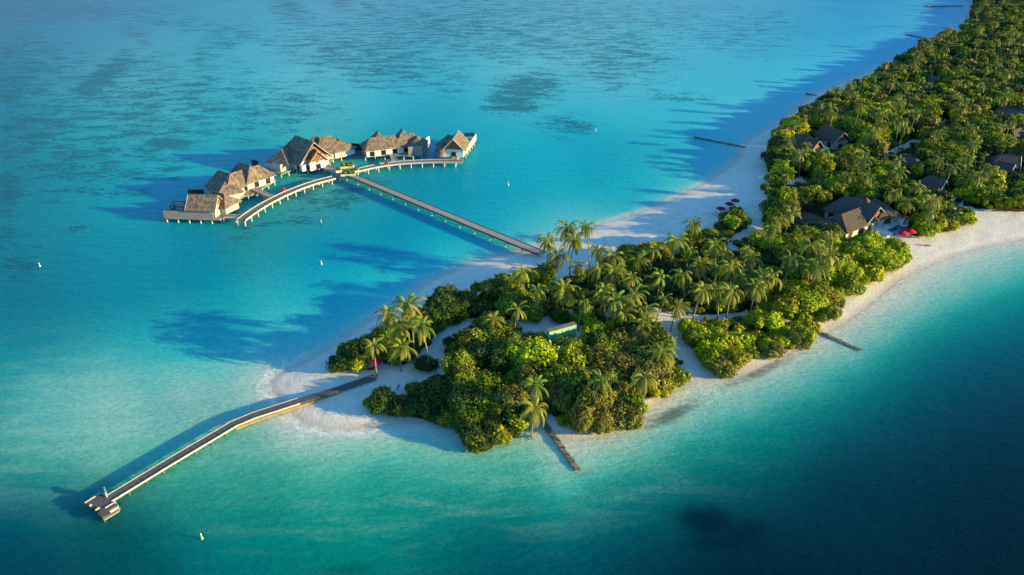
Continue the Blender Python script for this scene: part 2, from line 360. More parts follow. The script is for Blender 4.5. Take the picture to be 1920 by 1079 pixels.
def tps_eval(cp, W, pts):
    out = np.zeros((len(pts), W.shape[1]))
    for a in range(0, len(pts), 20000):
        q = pts[a:a + 20000]; K = tps(np.linalg.norm(q[:, None] - cp[None], axis=-1))
        out[a:a + 20000] = K @ W[:len(cp)] + np.concatenate([np.ones((len(q), 1)), q], 1) @ W[len(cp):]
    return out
GP = np.stack([GX, GY], -1).reshape(-1, 2) / 100.0
GPc = np.stack([np.clip(GP[:, 0], -6, 26), np.clip(GP[:, 1], -0.8, 14)], 1)
Wt = tps_fit(cp, cl); wc = np.clip(np.exp(np.clip(tps_eval(cp, Wt, GPc), -6, 0)) - 0.006, 0.0, 0.75)
WK = 0.90
wcol = wc * WK * (1 + 0.13 * (1 - sst(GP[:, 1], 1.5, 3.2)))[:, None]
bw = sst(GP[:, 1], 7.8, 9.0)
wcol[:, 1] *= 1 + 0.09 * bw; wcol[:, 2] *= 1 - 0.05 * bw
wcol[:, 2] *= 1 - 0.05 * sst(GP[:, 0], 9, 14) * sst(GP[:, 1], 6.5, 8.5)
wcol[:, 1] *= 1 + 0.04 * sst(GP[:, 0], 12, 15) * sst(GP[:, 1], 6.5, 8.5)
# reef, ripple and foam masks
def blob(lst, amp=1.0):
    m = np.zeros(len(GP))
    for (x, y, rx, ry, ang, a) in lst:
        c, s_ = math.cos(R_(ang)), math.sin(R_(ang))
        dx = GP[:, 0] * 100 - x; dy = GP[:, 1] * 100 - y
        u = (dx * c + dy * s_) / rx; v = (-dx * s_ + dy * c) / ry
        m = np.maximum(m, a * np.exp(-(u * u + v * v) ** 1.2))
    return m
reef = blob([(190,150,95,30,-38,1),(310,270,80,28,-10,.9),(60,250,120,60,-25,.75),(10,360,40,40,0,1),(250,200,300,110,0,.62),(150,300,180,90,0,.62),(1150,100,140,80,0,.6),(500,200,160,60,0,.55),(1060,235,60,24,0,.7),(30,150,110,90,0,.7),(1400,60,160,60,0,.4),(985,170,70,38,-10,1.0),(960,195,60,22,0,1.0),(1020,80,90,30,20,.6),(1130,150,60,16,30,.6),
             (950,100,60,30,0,.5),(1270,180,70,14,5,.55),(700,110,200,60,10,.66),(400,90,90,30,-35,.55),(420,60,200,20,10,.5),(90,130,50,16,0,.7),(560,40,80,40,20,.45),(860,55,300,60,0,.6),(1000,40,500,60,0,.5),
             (320,320,50,25,0,.6),(470,430,90,18,-15,.5),(610,385,90,26,-20,.72),(560,360,60,18,-10,.6),(150,430,60,16,0,.4),(20,470,60,60,0,.5),(690,340,50,14,0,.5),(640,300,40,16,0,.4)])
dark = blob([(0,20,500,40,0,.8),(60,80,150,50,15,.6),(250,60,60,30,30,.7),(160,30,200,30,0,.7),(540,12,60,26,25,.8),(640,5,40,26,40,.8),(690,12,30,20,50,.7),(20,100,60,40,0,.6)])
band = blob([(1262,778,60,15,-26,1.0),(1420,700,75,11,-24,.85),(1200,795,30,8,-30,.5)])
deepb = blob([(1325,978,66,36,10,1.0),(1385,1000,60,34,0,.75),(1340,1015,80,26,0,.7),(650,1070,60,20,0,.4)])
sdf = SD.ravel()
tipw = np.exp(-(((GP[:, 0] - 5.5) / 1.2) ** 2 + ((GP[:, 1] - 7.6) / 0.9) ** 2))
sew = sst(GP[:, 1], 6.0, 7.5) * (GP[:, 0] > 8.0) + (GP[:, 0] > 14.5) * sst(GP[:, 1] * 100, 400, 440)
Lsh = 1.8 + 4.5 * tipw + 2.0 * np.clip(sew, 0, 1)
wsh = (np.exp(np.minimum(sdf, 0) / Lsh) * 0.90)[:, None]
wcol = wcol * (1 - wsh) + np.array([[0.62, 0.64, 0.59]]) * wsh
rip = blob([(150,790,360,130,-8,1.0),(400,700,160,60,0,.9),(560,860,220,70,0,1),(850,930,420,90,-8,.9),(1150,880,160,50,-15,.6),(1400,760,200,40,-22,.5),(500,590,200,30,5,.3)])
sdf = SD.ravel()
foam_m = blob([(515,715,60,60,0,1.3),(590,800,80,30,0,1.3),(660,806,110,22,0,1.2),(560,690,60,34,-25,.8),(700,610,140,60,-35,.25),(760,800,80,12,0,.6),(1180,410,60,16,-10,.5),(1060,440,80,20,0,.4),(1100,820,70,10,0,.3)])
opac = sst(-sdf, 0.0, 0.9)
opac = np.ones_like(sdf)
s = NT('lagoon_water')
tc = s.n('ShaderNodeNewGeometry').outputs['Position']
base = s.attr('wcol').outputs['Color']; sdn = s.attr('sd').outputs['Fac']
st1 = s.mapping(tc, (0.55, 1.25, 1), (0, 0, R_(18)))
r1 = s.noise(st1, 0.11, 5, 0.62, 0.3); r2 = s.noise(st1, 0.62, 5, 0.7, 0.4)
big = s.noise(tc, 0.018, 3, 0.5)
base = s.mix(s.math('MULTIPLY', s.ramp(big, 0.35, 0.7), 0.26), base, s.mix(1.0, base, (0.55, 0.72, 0.80, 1), 'MULTIPLY'))
rf = s.attr('reef').outputs['Fac']
rv = s.math('ADD', s.math('MULTIPLY', r1, 0.50), s.math('MULTIPLY', r2, 0.50))
th = s.math('MULTIPLY_ADD', rf, -0.17, 0.575)
rm = s.math('MULTIPLY', s.ramp(s.math('SUBTRACT', rv, th), -0.02, 0.07), s.ramp(rf, 0.02, 0.35))
base = s.mix(s.math('MULTIPLY', rm, 0.72), base, (0.004, 0.095, 0.15, 1))
dk = s.attr('dark').outputs['Fac']
dm = s.math('MULTIPLY', s.ramp(s.math('ADD', s.math('MULTIPLY', r1, 0.8), s.math('MULTIPLY', dk, 0.35)), 0.5, 0.78), dk)
base = s.mix(s.math('MULTIPLY', dm, 0.8), base, (0.03, 0.10, 0.19, 1))
bd = s.attr('band').outputs['Fac']
base = s.mix(s.math('MULTIPLY', s.ramp(s.math('ADD', s.math('MULTIPLY_ADD', r2, 1.2, s.math('MULTIPLY', r1, 0.8)), s.math("MULTIPLY", bd, 0.8)), 1.12, 1.85), s.math("MULTIPLY", s.ramp(bd, 0.02, 0.25), 0.78)), base, (0.075, 0.10, 0.085, 1))
dp = s.attr('deepb').outputs['Fac']
base = s.mix(s.math('MULTIPLY', s.ramp(s.math('ADD', s.math('MULTIPLY', r1, 0.8), dp), 0.42, 1.45), 0.85), base, (0.000, 0.014, 0.03, 1))
# sand ripple banding seen through the shallows
rp = s.noise(s.mapping(tc, (0.16, 0.75, 1), (0, 0, R_(-52))), 0.42, 4, 0.62, 0.5)
rp2 = s.noise(s.mapping(tc, (0.2, 0.5, 1), (0, 0, R_(-40))), 0.09, 4, 0.6, 1.0)
rpm = s.attr('rip').outputs['Fac']
bright = s.mix(1.0, base, (1.0, 0.92, 0.86, 1), 'MULTIPLY')
base = s.mix(s.math('MULTIPLY', s.ramp(s.math('MULTIPLY_ADD', rp, 0.6, s.math('MULTIPLY', rp2, 0.4)), 0.44, 0.62), s.math('MULTIPLY', rpm, 0.55)), base, s.mix(0.42, base, (0.42, 0.62, 0.52, 1)))
base = s.mix(s.math('MULTIPLY', s.ramp(s.math('SUBTRACT', 1.0, rp2), 0.46, 0.66), s.math('MULTIPLY', rpm, 0.5)), base, s.mix(1.0, base, (0.45, 0.80, 0.84, 1), 'MULTIPLY'))
# surface chop: light and dark of the wave facets painted into the colour
ch = s.noise(s.mapping(tc, (0.55, 1.0, 1), (0, 0, R_(-22))), 1.15, 4, 0.7, 0.2)
base = s.mix(1.0, base, s.n('ShaderNodeCombineColor', {0: s.math('MULTIPLY_ADD', ch, 1.1, 0.45), 1: s.math('MULTIPLY_ADD', ch, 0.75, 0.625), 2: s.math('MULTIPLY_ADD', ch, 0.58, 0.71)}).outputs[0], 'MULTIPLY')
# foam
fm = s.attr('foam').outputs['Fac']
edge = s.math('SUBTRACT', 1.0, s.ramp(s.math('ABSOLUTE', s.math('ADD', sdn, s.math('MULTIPLY_ADD', s.noise(tc, 0.30, 3, 0.6), 9.0, -2.6))), 0.05, 1.7))
lace = s.ramp(s.noise(tc, 1.6, 5, 0.75, 0.8), 0.40, 0.56)
fo = s.math('MULTIPLY', s.math('MULTIPLY', edge, lace), fm)
ed2 = s.math('SUBTRACT', 1.0, s.ramp(s.math('ABSOLUTE', s.math('ADD', sdn, s.math('MULTIPLY_ADD', s.noise(tc, 0.5, 3, 0.6), 1.0, -0.35))), 0.02, 0.32))
fo = s.math('MAXIMUM', fo, s.math('MULTIPLY', s.math('MULTIPLY', ed2, s.math('MULTIPLY', lace, s.math('MULTIPLY_ADD', s.ramp(fm, 0.0, 0.6), 0.5, 0.5))), 0.8), clamp=True)
base = s.mix(fo, base, (0.8, 0.8, 0.78, 1))
wv = s.math('ADD', s.math('MULTIPLY', ch, 1.0), s.math('MULTIPLY', s.noise(s.mapping(tc, (0.35, 1.0, 1), (0, 0, R_(-14))), 0.35, 3, 0.55), 1.6))
bp = s.n('ShaderNodeBump', {'Strength': 0.85, 'Distance': 0.26, 'Height': wv})
pd_ = s.n('ShaderNodeBsdfDiffuse', {'Color': base, 'Normal': s.n('ShaderNodeBump', {'Strength': 1.0, 'Distance': 0.62, 'Height': wv}).outputs[0]})
sb_ = s.n('ShaderNodeSubsurfaceScattering', {'Color': base, 'Scale': 1.6, 'Radius': (0.5, 2.4, 2.8)}, falloff='BURLEY')
pd_ = s.n('ShaderNodeMixShader', {0: 0.5, 1: pd_.outputs[0], 2: sb_.outputs[0]})
pg_ = s.n('ShaderNodeBsdfGlossy', {'Roughness': 0.25, 'Normal': bp.outputs[0]})
pf_ = s.n('ShaderNodeFresnel', {'IOR': 1.33, 'Normal': bp.outputs[0]})
pr = s.n('ShaderNodeMixShader', {0: s.math('MULTIPLY', pf_.outputs[0], 0.29), 1: pd_.outputs[0], 2: pg_.outputs[0]})
tr = s.n('ShaderNodeBsdfTransparent', {'Color': (0.86, 0.97, 0.98, 1)})
gl = s.n('ShaderNodeBsdfGlossy', {'Roughness': 0.15, 'Normal': bp.outputs[0]})
fr = s.n('ShaderNodeFresnel', {'IOR': 1.33, 'Normal': bp.outputs[0]})
tg = s.n('ShaderNodeMixShader', {0: fr.outputs[0], 1: tr.outputs[0], 2: gl.outputs[0]})
al = s.math('MAXIMUM', s.attr('opac').outputs['Fac'], s.math('MULTIPLY', fo, 0.9))
mx = s.n('ShaderNodeMixShader', {0: al, 1: tg.outputs[0], 2: pr.outputs[0]})
M['water'] = s.fin(mx.outputs[0])
Vw = np.stack([WX, WY, np.zeros_like(WX)], -1).reshape(-1, 3)
keep = (SD.ravel()[quads].min(1) < 6.0)
me = mesh_np('lagoon_water', Vw, quads[keep], M['water'],
             {'sd': sdf, 'wcol': wcol, 'reef': reef, 'dark': dark, 'band': band, 'deepb': deepb, 'rip': rip, 'foam': foam_m, 'opac': opac}, True)
o = bpy.data.objects.new('lagoon_water', me); col.objects.link(o); o['kind'] = 'structure'

# ------------------------------------------------------------ building helpers
def perp(d): return Vector((-d.y, d.x, 0))
def ribbon(mb, pts, half, z0, z1, off=0.0):               # pts: world Vectors; slab of width 2*half, shifted sideways by off
    n = len(pts); L = []; Rr = []
    for i, p in enumerate(pts):
        a = pts[max(i - 1, 0)]; b = pts[min(i + 1, n - 1)]
        d = Vector((b.x - a.x, b.y - a.y, 0)).normalized(); nn = perp(d)
        L.append(p + nn * (off + half)); Rr.append(p + nn * (off - half))
    vs = [(q.x, q.y, z0) for q in L] + [(q.x, q.y, z0) for q in Rr] + [(q.x, q.y, z1) for q in L] + [(q.x, q.y, z1) for q in Rr]
    fs = []
    for i in range(n - 1):
        fs += [(i, i + 1, n + i + 1, n + i), (2 * n + i, 3 * n + i, 3 * n + i + 1, 2 * n + i + 1),
               (i, 2 * n + i, 2 * n + i + 1, i + 1), (n + i, n + i + 1, 3 * n + i + 1, 3 * n + i)]
    fs += [(0, n, 3 * n, 2 * n), (n - 1, 3 * n - 1, 4 * n - 1, 2 * n - 1)]
    mb.add(vs, fs)
def resample(pts, step):
    out = [pts[0]]; carry = 0.0
    for a, b in zip(pts[:-1], pts[1:]):
        L = (b - a).length; t = step - carry
        while t < L: out.append(a + (b - a) * (t / L)); t += step
        carry = L - (t - step)
    return out
def smooth_pts(pts, n=6):
    out = []
    for i in range(len(pts) - 1):
        p0 = pts[max(i - 1, 0)]; p1 = pts[i]; p2 = pts[i + 1]; p3 = pts[min(i + 2, len(pts) - 1)]
        for k in range(n):
            t = k / n
            out.append(0.5 * ((2 * p1) + (p2 - p0) * t + (2 * p0 - 5 * p1 + 4 * p2 - p3) * t * t + (3 * p1 - p0 - 3 * p2 + p3) * t ** 3))
    out.append(pts[-1]); return out
def pile(x, y, ztop, parent, r=0.2, zb=-3.0):
    m = MB(); m.tube([(x, y, zb), (x, y, ztop)], r, 7); return m.build('pile', M['pile'], parent)
def screen(parent, pts, z0, h, mat, name='privacy_screen', th=0.14):
    W = [P(x, y, z0) for x, y in pts]; m = MB(); ribbon(m, W, th / 2, z0, z0 + h)
    o = m.build(name, M[mat], parent)
    return o
def deck(parent, pts, z=1.8, mat='grey_timber', th=0.35, piles=4.0, name='deck'):
    W = [P(x, y, z) for x, y in pts]; m = MB(); m.prism([(p.x, p.y) for p in W], z - th, z)
    o = m.build(name, M[mat], parent)
    if piles:
        ctr = sum(W, Vector()) / len(W)
        ring = [ctr + (p - ctr) * 0.95 for p in W]; ring.append(ring[0])
        for q in resample(ring, piles): pile(q.x, q.y, z - th + 0.02, parent)
    return o
ROOFPTS = []                                              # roof corners, to keep planting off the buildings
def roofblock(parent, r0, r1, zr, hw, ze, h0=0.0, h1=0.0, zf=1.8, mat='thatch', wall='timber', open0=False, glaz=True, walls=True, inset=0.9, lift=0):
    A = P(r0[0], r0[1], zr); B = P(r1[0], r1[1], zr)
    d = (B - A); d.z = 0; L = d.length; d.normalize(); n = perp(d)
    c = []
    for (Q, s_, h) in ((A, -1, h0), (B, 1, h1)):
        for sgn in (-1, 1):
            q = Q + d * (s_ * h) + n * (sgn * hw); c.append(Vector((q.x, q.y, ze)))
    E00, E01, E10, E11 = c
    mid = [(E00 + E10) / 2, (E01 + E11) / 2]
    top = [A, B, E00, E01, E10, E11]; th = 0.38
    vs = [tuple(p) for p in top] + [(p.x, p.y, p.z - th) for p in top]
    tf = [(2, 4, 1, 0), (5, 3, 0, 1)]
    bnd = [(2, 4), (5, 3)]
    if h0 > 0: tf.append((3, 2, 0)); bnd.append((3, 2))
    else: bnd += [(3, 0), (0, 2)]
    if h1 > 0: tf.append((4, 5, 1)); bnd.append((4, 5))
    else: bnd += [(4, 1), (1, 5)]
    fs = list(tf) + [tuple(i + 6 for i in f[::-1]) for f in tf] + [(b, a, a + 6, b + 6) for a, b in bnd]
    m = MB(); m.add(vs, fs); roof = m.build('roof', M[mat], parent)
    rc = MB(); rc.tube([A + Vector((0, 0, 0.06)), B + Vector((0, 0, 0.06))], 0.16, 6); rc.build('ridge_cap', M[mat], roof)
    for q in (A, B, E00, E01, E10, E11, (A + B) / 2, mid[0], mid[1]): ROOFPTS.append((q.x, q.y, q.z, max(hw, 3)))
    if not walls: return
    slope = (zr - ze) / hw
    iw = hw - inset; zt = ze + inset * slope - th - 0.02
    a0 = A - d * (h0 - inset if h0 > 0 else -0.8); b0 = B + d * (h1 - inset if h1 > 0 else -0.8)
    w_ = MB()
    sec = lambda Q, gab: [Q - n * iw, Q + n * iw]
    P0 = [(a0 - n * iw), (a0 + n * iw)]; P1 = [(b0 - n * iw), (b0 + n * iw)]
    gab = (h0 == 0 and h1 == 0)
    if gab:
        ztop = zr - th - 0.06
        vs = [(P0[0].x, P0[0].y, zf), (P0[1].x, P0[1].y, zf), (P0[1].x, P0[1].y, zt), (a0.x, a0.y, ztop), (P0[0].x, P0[0].y, zt),
              (P1[0].x, P1[0].y, zf), (P1[1].x, P1[1].y, zf), (P1[1].x, P1[1].y, zt), (b0.x, b0.y, ztop), (P1[0].x, P1[0].y, zt)]
        w_.add(vs, [(0, 1, 2, 3, 4), (9, 8, 7, 6, 5), (0, 5, 6, 1), (1, 6, 7, 2), (2, 7, 8, 3), (3, 8, 9, 4), (4, 9, 5, 0)])
    else:
        w_.prism([(P0[0].x, P0[0].y), (P0[1].x, P0[1].y), (P1[1].x, P1[1].y), (P1[0].x, P1[0].y)], zf, zt)
    wo_ = w_.build('wall', M[wall], parent)
    if gab:                                              # stained gable panels and bargeboards, both ends
        for Q, s_ in ((a0, -1), (b0, 1)):
            g = MB(); q = Q + d * (s_ * 0.05)
            zb = zt - 0.2; k = (zr - th - 0.25 - zb) / ((zr - th) - zt)
            vv = [q - n * iw * 0.96, q + n * iw * 0.96]
            pts = [(vv[0].x, vv[0].y, zb), (vv[1].x, vv[1].y, zb), (q.x, q.y, zr - th - 0.3)]
            q2 = d * (s_ * 0.08)
            pts2 = [(p[0] + q2.x, p[1] + q2.y, p[2]) for p in pts]
            g.add(pts + pts2, [(0, 1, 2), (5, 4, 3), (0, 3, 4, 1), (1, 4, 5, 2), (2, 5, 3, 0)])
            g.build('gable_panel', M['brown'], parent)
        for Q, s_, e0, e1 in ((A, -1, E00, E01), (B, 1, E10, E11)):
            g = MB()
            for e in (e0, e1):
                o_ = d * (s_ * 0.06)
                g.tube([Q + o_ + Vector((0, 0, -0.1)), e + o_ + Vector((0, 0, -0.12))], 0.15, 4)
            g.build('bargeboard', M['edge'], parent)
    else:
        for Q, s_, h, e0, e1 in ((A, -1, h0, E00, E01), (B, 1, h1, E10, E11)):
            if h > 0: continue
            g = MB(); q = Q - d * (s_ * 0.9); w2 = hw * 0.86
            for oo in (0,):
                p0, p1 = q - n * w2, q + n * w2; zb = ze - th + 0.1; o2 = d * (s_ * 0.1)
                tri = [(p0.x, p0.y, zb), (p1.x, p1.y, zb), (q.x, q.y, zb + (zr - ze) * 0.84)]
                g.add(tri + [(a[0] + o2.x, a[1] + o2.y, a[2]) for a in tri], [(0, 1, 2), (5, 4, 3), (0, 3, 4, 1), (1, 4, 5, 2), (2, 5, 3, 0)])
            g.build('gable_panel', M['brown'], parent)
            g = MB()
            for e in (e0, e1): g.tube([Q + d * (s_ * 0.06) + Vector((0, 0, -0.1)), e + d * (s_ * 0.06) + Vector((0, 0, -0.12))], 0.17, 4)
            g.build('bargeboard', M['edge'], parent)
    if glaz:                                             # glazed openings on the walls one can see
        for q0, q1, nrm in ((P0[0], P1[0], -n), (P0[1], P1[1], n), (P0[0], P0[1], -d), (P1[0], P1[1], d)):
            if nrm.y > -0.15: continue
            e = (q1 - q0); l = e.length; e.normalize(); k = max(1, int(l / 4.5))
            for i in range(k):
                c_ = q0 + e * (l * (i + 0.5) / k) + nrm * 0.03
                g = MB(); g.box((c_.x, c_.y, zf + 0.15), min(2.0, l / k * 0.55), 0.1, min(2.1, zt - zf - 0.45), math.atan2(e.y, e.x))
                g.build('window', M['glass'], wo_)

# ------------------------------------------------------------ over-water villas
def villa(label, px, py): 
    p = P(px, py, 0); return thing('water_villa', label, 'villa', (p.x, p.y, 0))
v1 = villa('stilted thatched hut with long grey plank screen, leftmost of the overwater villas', 370, 405)
deck(v1, [(308, 409), (412, 412.5), (421, 404), (446, 377), (421, 368), (352, 372), (318, 388)])
screen(v1, [(308, 408.5), (400, 411)], 1.8, 2.6, 'grey_timber')
screen(v1, [(308, 408.0), (330, 392)], 1.8, 1.1, 'grey_timber')
roofblock(v1, (352.5, 365), (408.5, 366.5), 9.0, 4.3, 4.9, inset=1.3)
roofblock(v1, (399, 360.5), (420, 365), 7.6, 4.0, 4.6, 3.0, 3.6, glaz=False)
screen(v1, [(431.5, 397), (443, 384)], 1.8, 2.9, 'timber')
screen(v1, [(354, 368), (372, 368.5), (384, 368)], 1.8, 2.6, 'dark')
m = MB()
for a in ((322, 400), (346, 402), (350, 392), (328, 390)):
    q = P(*a, 1.8); m.tube([q, q + Vector((0, 0, 2.6))], 0.12, 6)
for a, b_ in (((322, 400), (346, 402)), ((346, 402), (350, 392)), ((350, 392), (328, 390)), ((328, 390), (322, 400))):
    m.tube([P(*a, 1.8) + Vector((0, 0, 2.6)), P(*b_, 1.8) + Vector((0, 0, 2.6))], 0.12, 6)
m.build('pergola', M['dark'], v1)

v2 = villa('stilted villa with twin dark thatched gables and white walls, left of the big one', 455, 365)
deck(v2, [(397, 372), (436, 379), (459, 368), (472, 366), (518, 338), (488, 322), (440, 330), (400, 350)])
roofblock(v2, (428, 327.5), (486, 310), 8.4, 4.9, 4.8, 0.01, 3.6, wall='white')
roofblock(v2, (421, 342), (411, 332), 7.8, 5.0, 4.6, 4.6, 0.01, wall='timber', glaz=False, inset=1.4)
roofblock(v2, (431, 327), (408.5, 320), 10.0, 4.6, 4.8, 2.5, 3.4, glaz=False)
roofblock(v2, (468.5, 310.5), (447, 304.6), 10.2, 4.8, 4.8, 2.5, 3.6, glaz=False)
roofblock(v2, (467, 326.5), (455, 321.5), 6.9, 2.2, 4.8, wall='white', inset=0.5)
screen(v2, [(435, 375.5), (457, 366.5)], 1.8, 2.7, 'timber')
screen(v2, [(398, 370), (435, 375)], 1.8, 2.6, 'timber')
screen(v2, [(484, 351), (514, 335.5)], 1.8, 2.7, 'timber')
screen(v2, [(473, 310), (486, 313)], 1.8, 2.4, 'dark')

v3 = villa('largest overwater villa with steep navy-shaded thatch gable, beside the planted hub', 575, 300)
deck(v3, [(497, 318), (527, 327), (566, 313), (577, 320), (604, 311), (618, 306), (627, 297), (654, 291), (650, 277), (596, 270), (540, 283), (505, 302)])
roofblock(v3, (553.7, 254.4), (588, 267), 12.6, 7.6, 4.9, 5.0, 0.0, wall='white', inset=1.4)
roofblock(v3, (527.5, 280.5), (549, 270), 9.0, 5.6, 4.7, 4.4, 0.01, inset=1.6, glaz=False)
roofblock(v3, (584, 277), (595, 283.5), 9.6, 4.4, 4.9, wall='white')
roofblock(v3, (596, 285), (604, 289), 7.8, 2.7, 4.8, wall='white', inset=0.5)
roofblock(v3, (588, 256), (596, 255.5), 9.8, 6.4, 4.8, 3.5, 0.01, wall='timber', glaz=False)
roofblock(v3, (600, 257.5), (622, 254.5), 9.8, 6.6, 4.8, 3.5, 4.4, wall='timber', glaz=False)
roofblock(v3, (625, 258.5), (636, 263), 7.9, 5.6, 4.7, 2.0, 4.4, wall='white', glaz=False)
screen(v3, [(496, 313), (527, 323), (565, 310)], 1.8, 3.0, 'timber')
screen(v3, [(630, 295), (652, 288)], 1.8, 2.9, 'timber')

v4 = villa('twin-peaked grey thatch villa on piles, between the big villa and the end villa', 735, 285)
deck(v4, [(682, 294), (728, 292), (748, 292), (766, 293), (793, 291), (790, 276), (765, 268), (688, 274), (680, 284)])
roofblock(v4, (692, 260), (775, 250), 8.4, 5.0, 4.9, 3.4, 3.4, wall='white')
roofblock(v4, (709.5, 248.6), (706.6, 245.2), 10.2, 4.2, 4.9, 2.6, 3.2, walls=False)
roofblock(v4, (755, 244.6), (752.7, 241.2), 10.4, 4.4, 4.9, 2.6, 3.2, walls=False)
roofblock(v4, (782, 259), (783, 255), 7.6, 4.2, 4.7, 3.6, 3.0, wall='grey_timber')
roofblock(v4, (735, 262.5), (733.5, 258), 7.3, 2.6, 4.9, wall='white', inset=0.5)
screen(v4, [(682, 292.5), (705, 291.5)], 1.8, 3.6, 'grey_timber')
screen(v4, [(705, 291.5), (727, 290.5)], 1.8, 3.2, 'white')
screen(v4, [(766, 291.5), (793, 289.5)], 1.8, 3.6, 'grey_timber')
screen(v4, [(660, 281), (681, 283)], 1.8, 2.9, 'dark')
screen(v4, [(799, 272), (806, 268)], 1.8, 3.0, 'white')
deck(v4, [(660, 283), (682, 285), (690, 276), (662, 274)], piles=5)
deck(v4, [(788, 278), (800, 274), (807, 269), (790, 266)], piles=5)

v5 = villa('end villa with tan thatch slope facing right and a small round bath hut', 852, 285)
deck(v5, [(820, 293), (846, 293), (874, 290), (893, 263), (868, 258), (832, 268), (816, 282)])
roofblock(v5, (849, 261.5), (859.5, 245), 9.8, 4.9, 5.0, wall='white')
roofblock(v5, (838, 254), (849, 255.5), 8.2, 4.6, 4.8, 3.4, 1.5, glaz=False)
m = MB(); q = P(829, 281, 4.4); m.cone((q.x, q.y, 4.4), 3.0, 3.3, 14, 0.3); m.build('roof', M['thatch'], v5)
m = MB(); m.tube([(q.x, q.y, 1.8), (q.x, q.y, 4.35)], 2.5, 14); m.build('wall', M['grey_timber'], v5)
ROOFPTS.append((q.x, q.y, 6, 3))
screen(v5, [(874, 289), (893, 262)], 1.8, 2.7, 'timber')
m = MB(); q = P(880, 263, 1.8); m.box((q.x, q.y, 4.2), 4.5, 5.0, 0.15, 0.1)
for sx in (-2, 2):
    for sy in (-2.2, 2.2): m.tube([(q.x + sx, q.y + sy, 1.8), (q.x + sx, q.y + sy, 4.2)], 0.1, 6)
m.build('pergola', M['dark'], v5)

# ------------------------------------------------------------ walkways
def walkway(name, label, pts, z=2.15, half=1.45, deckmat='deck', curb=0.26, step=4.2, edge='edge', sm=True, cat='walkway', piled=True, curbs=(-1, 1), stripes=False):
    W = [P(x, y, z) for x, y in pts]
    if sm: W = smooth_pts(W, 6)
    t = thing(name, label, cat, (W[0].x, W[0].y, 0))
    m = MB(); ribbon(m, W, half, z - 0.3, z); m.build('deck', M[deckmat], t)
    if stripes:
        for of in (-half * 0.45, half * 0.05, half * 0.5):
            m = MB(); ribbon(m, W, 0.13, z, z + 0.03, of); m.build('runner_board', M['edge'], t)
    for sgn in curbs:
        m = MB(); ribbon(m, W, 0.11, z - 0.42, z + curb, sgn * (half + 0.115)); m.build('edge_beam', M[edge], t)
    if piled:
        S_ = resample(W, step)
        for i, q in enumerate(S_):
            a = S_[max(i - 1, 0)]; b = S_[min(i + 1, len(S_) - 1)]
            d = (b - a).normalized(); n = perp(d)
            for sgn in (-1, 1):
                r = q + n * (sgn * (half - 0.1)); pile(r.x, r.y, z - 0.31, t, 0.19)
    return t
walkway('curved_walkway', 'curved grey boardwalk arm running left from the hub to the leftmost villas', [(452, 413), (468, 401), (498, 382), (540, 361), (585, 344), (626, 333)])
walkway('curved_walkway', 'curved grey boardwalk arm running right from the hub to the end villa', [(668, 320), (700, 312.5), (740, 306.5), (790, 303), (830, 302), (868, 302.5)], step=4.6)
walkway('footbridge', 'long straight footbridge on white piles from the planted hub to the beach', [(655, 327), (742, 363), (830, 399), (920, 436), (1016, 475)], z=2.15, half=1.45, deckmat='deck_warm', curb=0.12, edge='deck_dark', sm=False, cat='bridge', step=7.2, stripes=True)
walkway('access_walkway', 'narrow plank link from the second villa to the left boardwalk arm', [(474, 353), (510, 369)], half=0.9, deckmat='deck_warm', curb=0.1, sm=False)
walkway('access_walkway', 'short plank link from the leftmost hut to the boardwalk end', [(420, 405), (449, 405)], half=0.9, deckmat='deck', curb=0.1, sm=False)
walkway('access_walkway', 'wide warm-toned plank link from the largest villa to the planted hub', [(602, 310), (634, 321)], half=1.5, deckmat='deck_warm', curb=0.1, sm=False)
walkway('access_walkway', 'short plank link from the twin-peaked villa door to the right boardwalk arm', [(735, 289), (741, 304)], half=0.9, deckmat='deck_warm', curb=0.1, sm=False)
walkway('access_walkway', 'short plank link from the end villa to the right boardwalk arm tip', [(856, 291), (851, 301)], half=0.9, deckmat='deck_warm', curb=0.1, sm=False)
hub = thing('boardwalk_hub', 'small square deck where the boardwalk arms and the footbridge meet', 'deck', tuple(P(648, 325, 0)))
deck(hub, [(622, 329), (646, 333), (659, 328), (672, 321), (655, 315), (632, 319)], z=1.9, mat='deck', piles=3.2)
